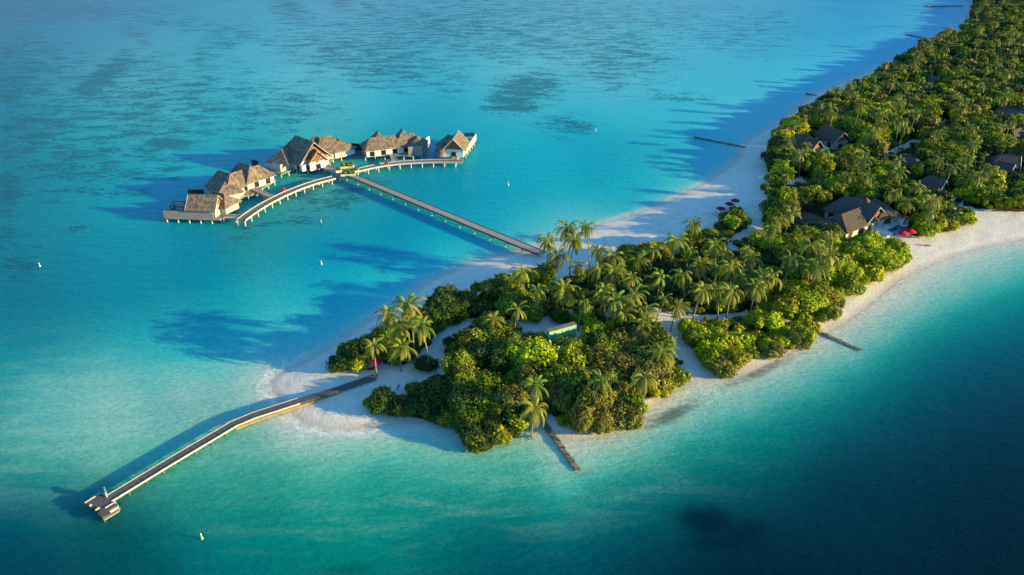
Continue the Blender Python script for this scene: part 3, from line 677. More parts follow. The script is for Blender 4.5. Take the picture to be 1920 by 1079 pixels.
# box body of dark posts at the end of each arm
# planters
def leafcloud(R=1.0, H=1.0, n=900, lobes=9, leaf=0.14, seed=0, base=0.0, spread=1.0, spiky=0.0, wisp=0.75):
    g = np.random.default_rng(seed)
    th = g.uniform(0, 2 * np.pi, lobes); rr = np.sqrt(g.uniform(0, 1, lobes)) * (R * 0.74)
    lc = np.stack([rr * np.cos(th), rr * np.sin(th), H * (base + (1 - base) * (0.35 + 0.38 * g.uniform(0, 1, lobes) * (1 - 0.5 * rr / R)))], 1)
    lc[0] = (0, 0, H * 0.66)
    lr = g.uniform(0.20, 0.42, lobes) * R * spread; lr[0] = R * 0.42
    k = g.integers(0, lobes, n * 2)
    d = g.normal(size=(n * 2, 3)); d[:, 2] = d[:, 2] * 0.9 + 0.30; d /= np.linalg.norm(d, axis=1)[:, None]
    rad = lr[k] * (0.80 + 0.34 * g.random(n * 2) ** 1.3)
    bump = 1 + 0.14 * np.sin(d[:, 0] * 9 + k * 1.3) * np.sin(d[:, 1] * 8 + k) * np.cos(d[:, 2] * 7 + k * 2)
    rad *= bump
    spk = g.normal(size=(lobes, 9, 3)); spk[:, :, 2] = np.abs(spk[:, :, 2]) * 0.8; spk /= np.linalg.norm(spk, axis=2)[:, :, None]
    dt = np.einsum('ni,nji->nj', d, spk[k]).max(1)
    rad *= 1 + wisp * g.random(n * 2) * np.clip((dt - 0.90) / 0.10, 0, 1)
    hs = H * 0.34 / (R * 0.42)
    p = lc[k] + d * rad[:, None] * np.array([1, 1, max(0.55, min(1.1, hs))])
    dist = np.linalg.norm((p[:, None] - lc[None]) / np.array([1, 1, max(0.55, min(1.1, hs))]), axis=2) / lr[None]
    dist[np.arange(len(k)), k] = 9
    ok = (dist.min(1) > 0.80) & (p[:, 2] > H * base * 0.6 + 0.02)
    p = p[ok][:n]; d = d[ok][:n]; n = len(p)
    nn = d + g.normal(size=(n, 3)) * 0.38; nn[:, 2] += 0.05; nn /= np.linalg.norm(nn, axis=1)[:, None]
    a = np.cross(nn, g.normal(size=(n, 3))); a /= np.linalg.norm(a, axis=1)[:, None]; b = np.cross(nn, a)
    sz = leaf * (0.6 + 0.8 * g.random(n))
    la = sz[:, None] * (1.0 + spiky)
    V = np.stack([p - a * la, p + b * sz[:, None] * 0.62, p + a * la, p - b * sz[:, None] * 0.62], 1).reshape(-1, 3)
    F = np.arange(n * 4).reshape(-1, 4)
    lo = g.uniform(-0.26, 0.26, lobes)[k[ok][:n]]
    lf = np.repeat(np.clip(0.5 + lo + 0.17 * g.normal(size=n) + 0.25 * (dist.min(1)[ok][:n] < 0.95) * -1, 0, 1), 4)  # leaves sunk into a neighbouring lobe get crease shade painted into their value
    return V, F, lf
def crown_mesh(name, **kw):
    V, F, lf = leafcloud(**kw)
    return mesh_np(name, V, F, M['leaf'], {'lf': lf, 'dry': np.zeros(len(V))})
PAL = {'bright lime': (0.330, 0.400, 0.010), 'yellow-green': (0.350, 0.335, 0.014), 'mid green': (0.170, 0.225, 0.012), 'dark green': (0.045, 0.090, 0.014), 'olive': (0.200, 0.190, 0.036)}
planter_shrub = [crown_mesh('planter_foliage', R=1.3, H=1.7, n=500, lobes=7, leaf=0.22, seed=91 + i) for i in range(2)]
for i, (px_, py_, L_, yaw, lab) in enumerate([(635, 322.5, 2.6, 0.5, 'white planter of yellow-green shrubs on the left corner of the hub'), (653, 329.5, 5.6, 0.1, 'long white planter of yellow-green shrubs along the near edge of the hub'),
                              (642, 315.5, 3.2, 0.2, 'white planter of shrubs at the back of the hub, left of a pair'), (656, 314.5, 3.4, 0.0, 'white planter of shrubs at the back of the hub, right of a pair'),
                              (667.5, 322.5, 2.2, 0.8, 'small white planter of shrubs where the right boardwalk arm starts')]):
    q = P(px_, py_, 1.9); t = thing('planter', lab, 'planter', (q.x, q.y, 1.9), 'planters round the boardwalk hub')
    m = MB(); m.box((q.x, q.y, 1.9), L_, 1.7, 0.75, yaw); m.build('planter_box', M['white'], t)
    k = max(1, int(L_ / 1.7))
    for j in range(k):
        o = bpy.data.objects.new('shrub', planter_shrub[j % 2]); col.objects.link(o); o.parent = t
        a = (j - (k - 1) / 2) * 1.7; o.location = (a * math.cos(yaw), a * math.sin(yaw), 0.5); o.rotation_euler = (0, 0, j * 2.1); o.color = (0.17, 0.24, 0.02, 1)

# front jetty
def jetty():
    z = 1.5; W = [P(203, 936, z), P(318, 866, z), P(438, 795, z), P(476, 779, z), P(560, 752, z), P(632, 730, z), P(703, 706, z)]
    t = thing('jetty', 'long low jetty with pale edges and square end platform reaching into the near lagoon', 'jetty', (W[0].x, W[0].y, 0))
    m = MB(); ribbon(m, W, 0.98, z - 0.3, z); m.build('deck', M['deck_dark'], t)
    m = MB()
    for q in resample(W, 0.55):                           # board joints
        pass
    S_ = resample(W[:4], 1.2)
    for i in range(len(S_) - 1):
        d = (S_[i + 1] - S_[i]).normalized(); c = S_[i]
        m.box((c.x, c.y, z), 0.10, 1.9, 0.025, math.atan2(d.y, d.x))
    m.build('board', M['deck'], t)
    for sgn in (-1, 1):
        m = MB(); ribbon(m, W[:5], 0.08, z - 0.26, z + 0.16 if sgn < 0 else z + 0.12, sgn * 1.09); m.build('edge_beam', M['edge'], t)
    m = MB(); ribbon(m, W[2:6], 0.14, 0.35, z - 0.5, -0.95); m.build('side_wall', M['ochre'], t)
    for q in resample(W[:4], 3.6):
        for dx, dy in ((-0.45, 0.3), (0.45, -0.3)):
            m = MB(); m.tube([(q.x + dx, q.y + dy, -3), (q.x + dx, q.y + dy, z - 0.31)], 0.13, 6); m.build('pile', M['rock'], t)
    # platform with a boat notch and a lower landing
    pl = [(159, 944), (189.5, 925), (221, 947), (203, 958), (209, 962), (192.5, 971), (182, 962), (188, 957), (177, 949), (170, 953)]
    Wp = [P(a, b, z + 0.02) for a, b in pl]; m = MB(); m.prism([(p.x, p.y) for p in Wp], z - 0.33, z + 0.02); m.build('platform', M['deck_dark'], t)
    Wl = [P(a, b, 0.6) for a, b in [(202, 965), (225, 952), (223, 958), (197, 974)]]
    m = MB(); m.prism([(p.x, p.y) for p in Wl], 0.3, 0.6); m.build('landing_step', M['grey_timber'], t)
    for seg, zz, hh in (([(159, 944), (179, 931.5)], z, 0.22), ([(182, 929.5), (190, 925)], z, 0.22), ([(198, 956.5), (218, 944.5)], z - 0.4, 0.6), ([(192.5, 972), (212, 960), (223, 952.5)], 0.5, 0.8), ([(168, 950), (172, 947.5)], z, 0.3), ([(179, 958), (187, 953)], z, 0.3), ([(198, 922), (201, 933)], z, 1.2)):
        Ws = [P(a, b, zz) for a, b in seg]; m = MB(); ribbon(m, Ws, 0.11, zz, zz + hh); m.build('edge_beam', M['edge'], t)
    for a, b in ((162, 944.5), (189, 927.5), (216, 946.5), (193, 968), (199, 950)):
        q = P(a, b, z); m = MB(); m.tube([(q.x, q.y, -3), (q.x, q.y, z - 0.32)], 0.14, 6); m.build('pile', M['rock'], t)
    return t
jetty()
# groynes
def groyne(label, a, b, half=0.65, z=0.45, mat='rock', n=14):
    A, B = P(*a, 0), P(*b, 0); t = thing('groyne', label, 'groyne', (A.x, A.y, 0), 'low groynes off the beaches')
    d = (B - A); nn = perp(d.normalized()); m = MB(); rr = random.Random(int(a[0]))
    cs = [A + d * (i / n) + nn * rr.uniform(-0.15, 0.15) for i in range(n + 1)]
    for i in range(n):
        zz = z * (1 - 0.55 * i / n) + rr.uniform(-0.06, 0.06)
        ribbon(m, [cs[i], cs[i] + (cs[i + 1] - cs[i]) * 0.97], half * rr.uniform(0.85, 1.1), -1.5, zz + (0.25 if i == 0 else 0))
    m.build('sandbag_row', M[mat], t)
    for i in range(0, n + 1, 2):
        m = MB(); q = cs[i] + nn * half; m.tube([(q.x, q.y, -1.5), (q.x, q.y, z + 0.30 * rr.random())], 0.12, 6); m.build('post', M['rock'], t)
groyne('wide weathered groyne slanting out from the south shore below the leaning palm', (1020, 796), (1084, 884), 0.55, 0.6)
groyne('dark timber groyne off the right-hand beach beside the round olive shrub', (1526, 620), (1613, 658), 0.5, 0.45)
groyne('dark groyne in the blue cove on the far side, near the curved beach', (1302, 259), (1398, 277), 0.8, 0.5)
groyne('farthest dark groyne near the top right corner', (1737, 13), (1803, 12), 1.6, 0.6)
groyne('short groyne below the far wood, second from the top', (1700, 66), (1742, 74), 1.2, 0.5)
groyne('short thin groyne at the edge of the narrow far beach', (1512, 177), (1532, 181), 0.7, 0.4)

# ------------------------------------------------------------ land buildings
def lvilla(label, px, py, name='beach_villa'):
    p = P(px, py, 1.3); return thing(name, label, 'villa', (p.x, p.y, 1.3))
D = dict(zf=1.2, mat='thatch_dark', wall='timber')
l1 = lvilla('large beach villa with navy-shaded thatch roofs and open brown gable beside its pool', 1620, 415)
roofblock(l1, (1583, 367.5), (1651, 389), 8.6, 6.4, 4.2, 3.6, 0.0, **D)
roofblock(l1, (1640, 373), (1662, 384), 7.6, 5.0, 4.2, 0.0, 3.0, **D)
roofblock(l1, (1622, 386), (1578, 403), 7.6, 5.6, 4.2, 1.0, 4.0, **D)
roofblock(l1, (1505, 399), (1540, 408), 5.8, 3.6, 3.6, 2.0, 2.0, **D)
roofblock(l1, (1606, 367), (1624, 370), 6.4, 3.4, 4.0, 2.0, 2.0, **D)
m = MB(); W = [P(a, b, 1.5) for a, b in [(1628, 428), (1668, 400), (1704, 413), (1700, 425), (1664, 443)]]; m.prism([(p.x, p.y) for p in W], 1.0, 1.5); m.build('terrace', M['white'], l1)
m = MB(); W = [P(a, b, 1.52) for a, b in [(1663, 432), (1690, 419), (1706, 425), (1679, 439)]]; m.prism([(p.x, p.y) for p in W], 1.1, 1.53); m.build('pool', M['pool'], l1)
m = MB()
for a in ((1655, 427), (1668, 419), (1681, 410), (1655, 412)):
    q = P(*a, 1.5); m.tube([q, q + Vector((0, 0, 3.0))], 0.14, 6)
m.tube([P(1655, 427, 1.5) + Vector((0, 0, 3)), P(1681, 410, 1.5) + Vector((0, 0, 3))], 0.14, 6)
m.tube([P(1655, 427, 1.5) + Vector((0, 0, 3)), P(1655, 412, 1.5) + Vector((0, 0, 3))], 0.14, 6)
m.build('pergola', M['dark'], l1)
q = P(1694, 422, 1.55); t = thing('daybed', 'round daybed with pale domed canopy at the pool corner', 'daybed', (q.x, q.y, 1.55))
m = MB(); m.tube([(q.x, q.y, 1.55), (q.x, q.y, 2.0)], 1.5, 14); m.build('base', M['white'], t)
m = MB()
for i in range(5):
    pts = []; a0 = R_(-75 + i * 30)
for k in range(7):
    a = math.pi * k / 12
    r0, z0 = 1.6 * math.cos(a), 1.6 * math.sin(a); r1, z1 = 1.6 * math.cos(a + math.pi / 12), 1.6 * math.sin(a + math.pi / 12)
    if k > 5: break
    for j in range(14):
        t0 = math.pi * (0.0 + j / 14 * 1.25); t1 = math.pi * (0.0 + (j + 1) / 14 * 1.25)
        m.add([(q.x + r0 * math.cos(t0), q.y + r0 * math.sin(t0), 2 + z0), (q.x + r0 * math.cos(t1), q.y + r0 * math.sin(t1), 2 + z0),
               (q.x + r1 * math.cos(t1), q.y + r1 * math.sin(t1), 2 + z1), (q.x + r1 * math.cos(t0), q.y + r1 * math.sin(t0), 2 + z1)], [(0, 1, 2, 3)])
m.build('canopy', M['canvas'], t, True)
l2 = lvilla('smaller beach villa with blue-black hipped thatch beside a dark pool, right of the large one', 1755, 362)
roofblock(l2, (1741, 330), (1775, 338.5), 8.2, 5.2, 4.2, 4.0, 0.0, **D)
roofblock(l2, (1722, 341), (1760, 352), 6.2, 3.6, 4.0, 2.5, 2.0, **D)
m = MB(); W = [P(a, b, 1.5) for a, b in [(1770, 372), (1790, 366), (1808, 373), (1806, 388), (1780, 396)]]; m.prism([(p.x, p.y) for p in W], 1.0, 1.5); m.build('terrace', M['white'], l2)
m = MB(); W = [P(a, b, 1.52) for a, b in [(1778, 376), (1790, 369), (1806, 374), (1798, 383), (1781, 393)]]; m.prism([(p.x, p.y) for p in W], 1.1, 1.53); m.build('pool', M['pool'], l2)
l3 = lvilla('beach villa with two stepped navy thatch roofs cut off by the right edge', 1895, 318)
roofblock(l3, (1878, 289), (1915, 293), 8.2, 5.4, 4.4, 4.0, 0.0, **D)
roofblock(l3, (1870, 302), (1904, 309), 7.0, 4.6, 4.2, 2.0, 0.0, **D)
l4 = lvilla('narrow gabled villa in the trees, nearer of the pair by the curved beach', 1530, 280)
roofblock(l4, (1491, 250), (1537, 264.5), 8.6, 4.6, 4.6, 0.5, 0.0, **D)
screen(l4, [(1540, 284), (1555, 279)], 3.6, 0.2, 'canvas', 'awning_edge', 0.5)
m = MB(); W = [P(a, b, 4.2) for a, b in [(1527, 279), (1541, 272), (1555, 278), (1538, 284)]]; m.prism([(p.x, p.y) for p in W], 4.0, 4.2); m.build('awning', M['canvas'], l4)
l5 = lvilla('narrow gabled villa in the trees, farther of the pair by the curved beach', 1578, 262)
roofblock(l5, (1545, 234), (1584, 249), 8.6, 4.6, 4.6, 0.5, 0.0, **D)
m = MB(); W = [P(a, b, 4.2) for a, b in [(1578, 262), (1590, 256), (1602, 261), (1586, 266)]]; m.prism([(p.x, p.y) for p in W], 4.0, 4.2); m.build('awning', M['canvas'], l5)
l6 = lvilla('small dark villa roof half hidden in the far wood', 1750, 158)
roofblock(l6, (1744, 142), (1760, 143), 8.4, 4.6, 4.6, 1.5, 0.0, **D)
roofblock(l6, (1718, 156), (1735, 158), 7.4, 4.0, 4.6, 1.5, 1.5, **D)
l7 = lvilla('wide dark villa roof at the right edge above the stepped one', 1895, 225)
roofblock(l7, (1876, 201), (1930, 207), 9.0, 6.0, 4.8, 3.0, 3.0, **D)
l8 = lvilla('villa with a pale gable tip at the right edge, below the wide dark roof', 1905, 255)
roofblock(l8, (1898, 246), (1915, 240), 8.4, 4.6, 4.6, 2.5, 0.0, **D)
l9 = lvilla('low dark roof strip deep in the upper wood', 1805, 110)
roofblock(l9, (1797, 98), (1820, 100), 8.6, 4.6, 5.0, 2.0, 2.0, **D)
l10 = lvilla('dark villa roof between the sandy clearing and the wood, right of the paired gables', 1690, 300)
roofblock(l10, (1690, 290), (1718, 296), 6.8, 4.4, 4.2, 2.0, 2.0, **D)

# pale green wall building on the island tip
gw = thing('service_building', 'pale green walled flat-roofed building poking out of the shrubs', 'building', tuple(P(1060, 655, 1.2)))
A = P(1030, 622, 6.0); B = P(1081, 608, 6.0); d = (B - A).normalized(); n = perp(d)
W = [A, B, B + n * 1.3, A + n * 1.3]
m = MB(); m.prism([(p.x, p.y) for p in [A, B, B + n * 1.3, A + n * 1.3]], 1.0, 5.8); m.build('wall', M['greenwall'], gw)
m = MB(); m.prism([(p.x, p.y) for p in [A - n * 0.08 - d * 0.08, B - n * 0.08 + d * 0.08, B + n * 1.38 + d * 0.08, A + n * 1.38 - d * 0.08]], 5.8, 5.98); m.build('coping', M['coping'], gw)

# ------------------------------------------------------------ parasols, loungers, buoys, bicycle
def parasol(label, px, py, mat, r=1.6, h=2.5, group=None, gz=None):
    g0 = P(px, py, 1.2); gz = ground_z(g0.x, g0.y) if gz is None else gz; q = P(px, py, gz)
    t = thing('parasol', label, 'parasol', (q.x, q.y, gz), group)
    m = MB(); m.cone((q.x, q.y, gz + h - 0.1), r, 0.75, 8, 0.16); m.build('canopy', M[mat], t)
    m = MB(); m.tube([(q.x, q.y, gz - 0.3), (q.x, q.y, gz + h + 0.55)], 0.05, 6); m.build('pole', M['edge'], t)
parasol('bright red parasol at the foot of a leaning palm, where the jetty meets the beach', 706, 692, 'red', 1.7)
G3 = 'dark red parasols in a row on the curved beach'
parasol('dark red parasol in the shade, leftmost of three in a row on the far beach', 1350, 403, 'crimson', 1.65, group=G3)
parasol('dark red parasol in the shade, middle one of three on the far beach', 1366, 394, 'crimson', 1.65, group=G3)
parasol('dark red parasol in the shade, rightmost of three on the far beach', 1377, 388, 'crimson', 1.65, group=G3)
parasol('bright red parasol by the pool, nearer of two', 1690, 450, 'red', 1.9, group='red parasols by the pool')
parasol('bright red parasol by the pool, farther of two', 1704, 446, 'red', 1.9, group='red parasols by the pool')
def rball(label, px, py):
    q = P(px, py, 1.95); t = thing('parasol', label, 'parasol', (q.x, q.y, 1.95), 'red parasols on the boardwalk')
    m = MB(); m.cone((q.x, q.y, 3.3), 0.9, 0.6, 8, 0.35); m.build('canopy', M['red'], t)
    m = MB(); m.tube([(q.x, q.y, 1.95), (q.x, q.y, 3.8)], 0.05, 6); m.build('pole', M['edge'], t)
rball('small red sunshade on the left boardwalk arm by the narrow plank link', 532.5, 361)
rball('small red sunshade on the right boardwalk arm near the twin-peaked villa', 725.5, 311.5)
def lounger(label, px, py, yaw, group, mat='canvas'):
    g0 = P(px, py, 1.2); gz = ground_z(g0.x, g0.y); q = P(px, py, gz); ca, sa = math.cos(yaw), math.sin(yaw)
    t = thing('sun_lounger', label, 'sun lounger', (q.x, q.y, gz), group)
    m = MB(); m.box((q.x, q.y, gz + 0.28), 1.35, 0.7, 0.12, yaw); m.build('seat', M[mat], t)
    m = MB(); c = Vector((q.x + ca * 0.68, q.y + sa * 0.68, gz + 0.3)); e = c + Vector((ca * 0.6, sa * 0.6, 0.45)); nn = Vector((-sa, ca, 0)) * 0.35; u = Vector((-0.3 * ca, -0.3 * sa, 0.1)) * 0.3
    m.add([c - nn, c + nn, e + nn, e - nn, c - nn + u, c + nn + u, e + nn + u, e - nn + u], [(3, 2, 1, 0), (4, 5, 6, 7), (0, 1, 5, 4), (1, 2, 6, 5), (2, 3, 7, 6), (3, 0, 4, 7)]); m.build('backrest', M[mat], t)
    for sx, sy in ((-0.6, -0.3), (-0.6, 0.3), (0.6, -0.3), (0.6, 0.3)):
        m = MB(); m.box((q.x + sx * ca - sy * sa, q.y + sx * sa + sy * ca, gz - 0.05), 0.08, 0.08, 0.34, yaw); m.build('leg', M['edge'], t)
GL = 'sun loungers under the dark red parasols'
for i, (a, b, l) in enumerate([(1340, 404, 'lounger left of the leftmost dark red parasol'), (1346, 401, 'lounger right under the leftmost dark red parasol'), (1356, 397, 'lounger between the left and middle dark red parasols'), (1362, 394, 'lounger right under the middle dark red parasol'), (1371, 389, 'lounger under the rightmost dark red parasol')]):
    lounger('pale ' + l, a, b, 2.4, GL)
for i, (a, b, l) in enumerate([(1680, 455, 'pale lounger on the sand left of the poolside red parasols'), (1687, 460, 'pale lounger on the sand in front of the poolside red parasols')]):
    lounger(l, a, b, 2.6, 'sun loungers by the pool')
lounger('red cushioned lounger alone on the open white beach', 1740, 462, 2.9, None, 'red')
lounger('red lounger in the shade of the palm beside the jetty parasol', 695, 694, 0.4, None, 'red')

def buoy(label, px, py, h, mats, group='marker buoys on the lagoon'):
    q = P(px, py, 0); t = thing('buoy', label, 'buoy', (q.x, q.y, 0), group)
    m = MB(); m.tube([(q.x, q.y, -0.4), (q.x, q.y, 0.1), (q.x, q.y, 0.35), (q.x, q.y, 0.5)], [0.16, 0.28, 0.24, 0.12], 10); m.build('float', M[mats[0]], t, True)
    m = MB(); m.tube([(q.x, q.y, 0.5), (q.x, q.y, 0.5 + h * 0.7), (q.x, q.y, 0.5 + h)], [0.12, 0.09, 0.03], 8); m.build('topmark', M[mats[1]], t, True)
buoy('white buoy with yellow float near the bottom edge, below the jetty', 379, 1011, 1.0, ('yellow', 'buoywhite'))
buoy('white buoy at the left edge of the lagoon', 75, 500, 0.9, ('buoywhite', 'buoywhite'))
buoy('white buoy in the middle of the blue lagoon below the boardwalk', 603, 496, 1.0, ('buoywhite', 'buoywhite'))
buoy('white buoy with blue mark just below the left boardwalk arm', 603, 421, 1.4, ('blue', 'buoywhite'))
buoy('small white buoy right of the overwater villas', 953, 348, 1.1, ('buoywhite', 'buoywhite'))
buoy('tiny white buoy far out in front of the cove', 1117, 246, 1.0, ('buoywhite', 'buoywhite'))

q = P(747, 729, 1.2); bz = ground_z(q.x, q.y); q = P(747, 729, bz)
t = thing('bicycle', 'black bicycle standing on the sand beside the shrubs near the jetty', 'bicycle', (q.x, q.y, bz))
ax = Vector((0.15, 1, 0)).normalized()
def ring(c, r, rr, n=16):
    m = MB(); pts = [c + ax * (r * math.cos(2 * math.pi * k / n)) + Vector((0, 0, r * math.sin(2 * math.pi * k / n))) for k in range(n + 1)]
    m.tube(pts, rr, 5, False); return m
c0 = q - ax * 0.55 + Vector((0, 0, 0.36)); c1 = q + ax * 0.55 + Vector((0, 0, 0.36))
ring(c0, 0.34, 0.045).build('wheel', M['black'], t); ring(c1, 0.34, 0.045).build('wheel', M['black'], t)
m = MB(); bb = q + Vector((0, 0, 0.35)) - ax * 0.1; st_ = q - ax * 0.2 + Vector((0, 0, 0.85)); hd = q + ax * 0.38 + Vector((0, 0, 0.9))
for a, b in ((c0, bb), (c0, st_), (bb, st_), (bb, hd), (st_, hd), (hd, c1)): m.tube([a, b], 0.03, 5)
m.build('frame', M['black'], t)
m = MB(); m.box((st_.x, st_.y, st_.z), 0.16, 0.26, 0.07); m.build('saddle', M['black'], t)
m = MB(); m.tube([hd + Vector((-0.3, 0, 0.12)), hd + Vector((0, 0, 0.14)), hd + Vector((0.3, 0, 0.12))], 0.025, 5); m.build('handlebar', M['black'], t)

# ------------------------------------------------------------ vegetation prototypes
def trunk_mesh(name, H, r0, r1, lean=(0, 0), mat='bark', seg=7, limbs=0, seed=0):
    rr = random.Random(seed); m = MB(); pts = []; rs = []
    for i in range(seg + 1):
        t = i / seg; k = t ** 1.6
        pts.append((lean[0] * k, lean[1] * k, -0.5 + (H + 0.5) * t)); rs.append(r0 + (r1 - r0) * t ** 0.7)
    m.tube(pts, rs, 7)
    for j in range(limbs):
        a = 2 * math.pi * j / limbs + rr.uniform(-0.3, 0.3); z = H * rr.uniform(0.4, 0.6); L = H * rr.uniform(0.4, 0.55)
        m.tube([(0, 0, z), (math.cos(a) * L * 0.5, math.sin(a) * L * 0.5, z + L * 0.4), (math.cos(a) * L, math.sin(a) * L, z + L * 0.6)], [r1 * 1.1, r1 * 0.8, r1 * 0.3], 5)
    me = bpy.data.meshes.new(name); me.from_pydata(m.v, [], m.f)
    for p in me.polygons: p.use_smooth = True
    me.materials.append(M[mat]); return me
def palm_crown(name, seed, nf=28, L=3.7, droop=1.0):
    g = np.random.default_rng(seed); V = []; F = []; lf = []; dry = []
    def quad(a, b, c, d, v, dr):
        k = len(V); V.extend([a, b, c, d]); F.append((k, k + 1, k + 2, k + 3)); lf.extend([v] * 4); dry.extend([dr] * 4)
    wa = g.uniform(0, 6.28); wind = np.array([math.cos(wa), math.sin(wa), -0.15]) * g.uniform(0.15, 0.45); gap = g.uniform(0, 6.28)
    for i in range(nf):
        t = i / nf; az = i * 2.39996 + g.uniform(-0.5, 0.5)
        el = R_(80 - 150 * t ** 0.85) + g.uniform(-0.28, 0.28)
        length = L * (0.75 + 0.35 * math.sin(math.pi * min(1, t * 1.1 + 0.12))) * g.uniform(0.72, 1.15)
        dr = 0.0 if t < 0.55 else min(1.0, max(0, g.normal(0.25 + (t - 0.55) * 1.1, 0.25)))
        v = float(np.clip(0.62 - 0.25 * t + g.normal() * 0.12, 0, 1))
        out = np.array([math.cos(az), math.sin(az), 0]); side = np.array([-math.sin(az), math.cos(az), 0]); up = np.array([0, 0, 1.0])
        n = 11; p = np.array([0, 0, 0.0]) + out * 0.15; e = el; pts = [p]; ds = []
        for k in range(n):
            d = out * math.cos(e) + up * math.sin(e) + wind * (k / n) ** 1.3; d = d / np.linalg.norm(d); p = p + d * length / n; pts.append(p); ds.append(d)
            e -= droop * (0.08 + 0.20 * (k / n)) * (1.1 if e > -1.2 else 0.1)
        ds.append(ds[-1]); twist = g.uniform(-0.35, 0.35)
        for k in range(n):
            a, b = pts[k], pts[k + 1]; wv = 0.085 * (1 - k / n) + 0.02
            quad(a - side * wv, a + side * wv, b + side * wv * 0.8, b - side * wv * 0.8, min(1, v + 0.35), max(dr, 0.45))
        for k in range(1, n + 1):
            for q in (0, 0.5):
                if k + q > n: continue
                f = (k + q) / n; a = pts[k] + (pts[min(k + 1, n)] - pts[k]) * q; d = ds[k]
                nrm = np.cross(side, d); nrm /= np.linalg.norm(nrm) + 1e-9
                ll = 0.62 * math.sin(math.pi * (0.12 + 0.80 * f)) ** 0.8 * L / 3.7
                for s_ in (-1, 1):
                    sd2 = side * math.cos(twist) + nrm * math.sin(twist) * s_
                    tip = a + sd2 * s_ * ll * 0.72 + d * ll * 0.42 - up * ll * (0.42 + 0.25 * g.random())
                    m_ = a + sd2 * s_ * ll * 0.42 + d * ll * 0.2 - up * ll * 0.06
                    wv = 0.062
                    quad(a - d * wv, a + d * wv, m_ + d * wv, m_ - d * wv, v, dr)
                    quad(m_ - d * wv, m_ + d * wv, tip + d * 0.02, tip - d * 0.02, min(1, v + 0.08), dr)
    for i in range(6):                                    # coconuts / flower stalks at the heart
        a = g.uniform(0, 6.28); c = np.array([math.cos(a) * 0.35, math.sin(a) * 0.35, -0.3 - 0.2 * g.random()]); r = 0.17
        for ax1, ax2 in ((np.array([r, 0, 0]), np.array([0, 0, r])), (np.array([0, r, 0]), np.array([0, 0, r])), (np.array([r, 0, 0]), np.array([0, r, 0]))):
            quad(c - ax1, c - ax2, c + ax1, c + ax2, 0.9, 0.9)
    return mesh_np(name, np.array(V), np.array(F), M['leaf'], {'lf': np.array(lf), 'dry': np.array(dry)})
PALMC = [palm_crown('palm_fronds', 100 + i, nf=[30, 26, 28, 22, 26, 20, 32, 24, 27][i], L=[4.2, 3.8, 4.4, 3.5, 3.9, 4.0, 4.1, 3.6, 4.3][i], droop=[1.0, 1.35, 1.1, 0.85, 1.45, 1.2, 0.95, 1.3, 1.15][i]) for i in range(9)]
PALMT = [trunk_mesh('palm_trunk', 10.0, 0.24, 0.13, [(0, 0), (1.2, 0.3), (-0.8, 0.9), (0.6, -1.3)][i], 'trunk', 8) for i in range(4)]
PTL = [(0, 0), (1.2, 0.3), (-0.8, 0.9), (0.6, -1.3)]
# unit crowns: R=1, H=1 (scaled); n sized for a 3.5-4.5 m crown
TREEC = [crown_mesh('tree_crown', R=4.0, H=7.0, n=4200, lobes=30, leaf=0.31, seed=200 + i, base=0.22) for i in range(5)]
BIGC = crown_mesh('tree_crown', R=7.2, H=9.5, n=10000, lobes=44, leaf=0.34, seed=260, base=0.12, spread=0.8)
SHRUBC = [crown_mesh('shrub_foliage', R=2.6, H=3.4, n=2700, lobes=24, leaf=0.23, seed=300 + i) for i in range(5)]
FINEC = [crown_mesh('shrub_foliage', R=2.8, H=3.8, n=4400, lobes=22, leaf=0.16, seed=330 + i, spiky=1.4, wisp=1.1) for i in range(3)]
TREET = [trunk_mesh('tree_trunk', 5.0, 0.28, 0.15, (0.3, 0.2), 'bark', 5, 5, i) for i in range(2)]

LM = [(706, 690, 'the red parasol by the jetty'), (746, 727, 'the bicycle'), (1060, 622, 'the pale green wall'), (1010, 475, 'the foot of the footbridge'), (1030, 800, 'the wide south groyne'),
      (1295, 675, 'the sandy shrub gap'), (1530, 625, 'the right-hand groyne'), (1364, 390, 'the three dark red parasols'), (1620, 400, 'the large beach villa'), (1697, 440, 'the poolside red parasols'),
      (1755, 350, 'the dark-pooled villa'), (1895, 305, 'the stepped navy roofs'), (1540, 262, 'the paired narrow gables'), (1740, 72, 'the second-farthest groyne'), (1900, 20, 'the top right corner'),
      (1750, 150, 'the small far roof'), (1895, 215, 'the wide dark roof'), (1690, 280, 'the sandy wood clearing'), (835, 640, 'the curved sandy path'), (1190, 560, 'the middle palm grove'),
      (880, 835, 'the shore driftwood'), (1450, 520, 'the grove below the villa'), (1522, 180, 'the narrow far beach'), (1645, 170, 'the tall far palms'), (1820, 100, 'the low dark roof strip'), (1240, 430, 'the broad shaded beach'), (1100, 740, 'the twin southern palms')]
def ordinal(n):
    w_ = ['', '', 'second ', 'third ', 'fourth ', 'fifth ', 'sixth ', 'seventh ', 'eighth ', 'ninth ', 'tenth ', 'eleventh ', 'twelfth ']
    return w_[n] if n < len(w_) else '%d%s ' % (n, 'th' if 10 <= n % 100 <= 20 else {1: 'st', 2: 'nd', 3: 'rd'}.get(n % 10, 'th'))
plants = []                                               # dict(kind, x, y, z, H, R, look, ...)
def crown_px(p):
    return proj(p['x'], p['y'], p['z'] + p['H'] * 0.7)
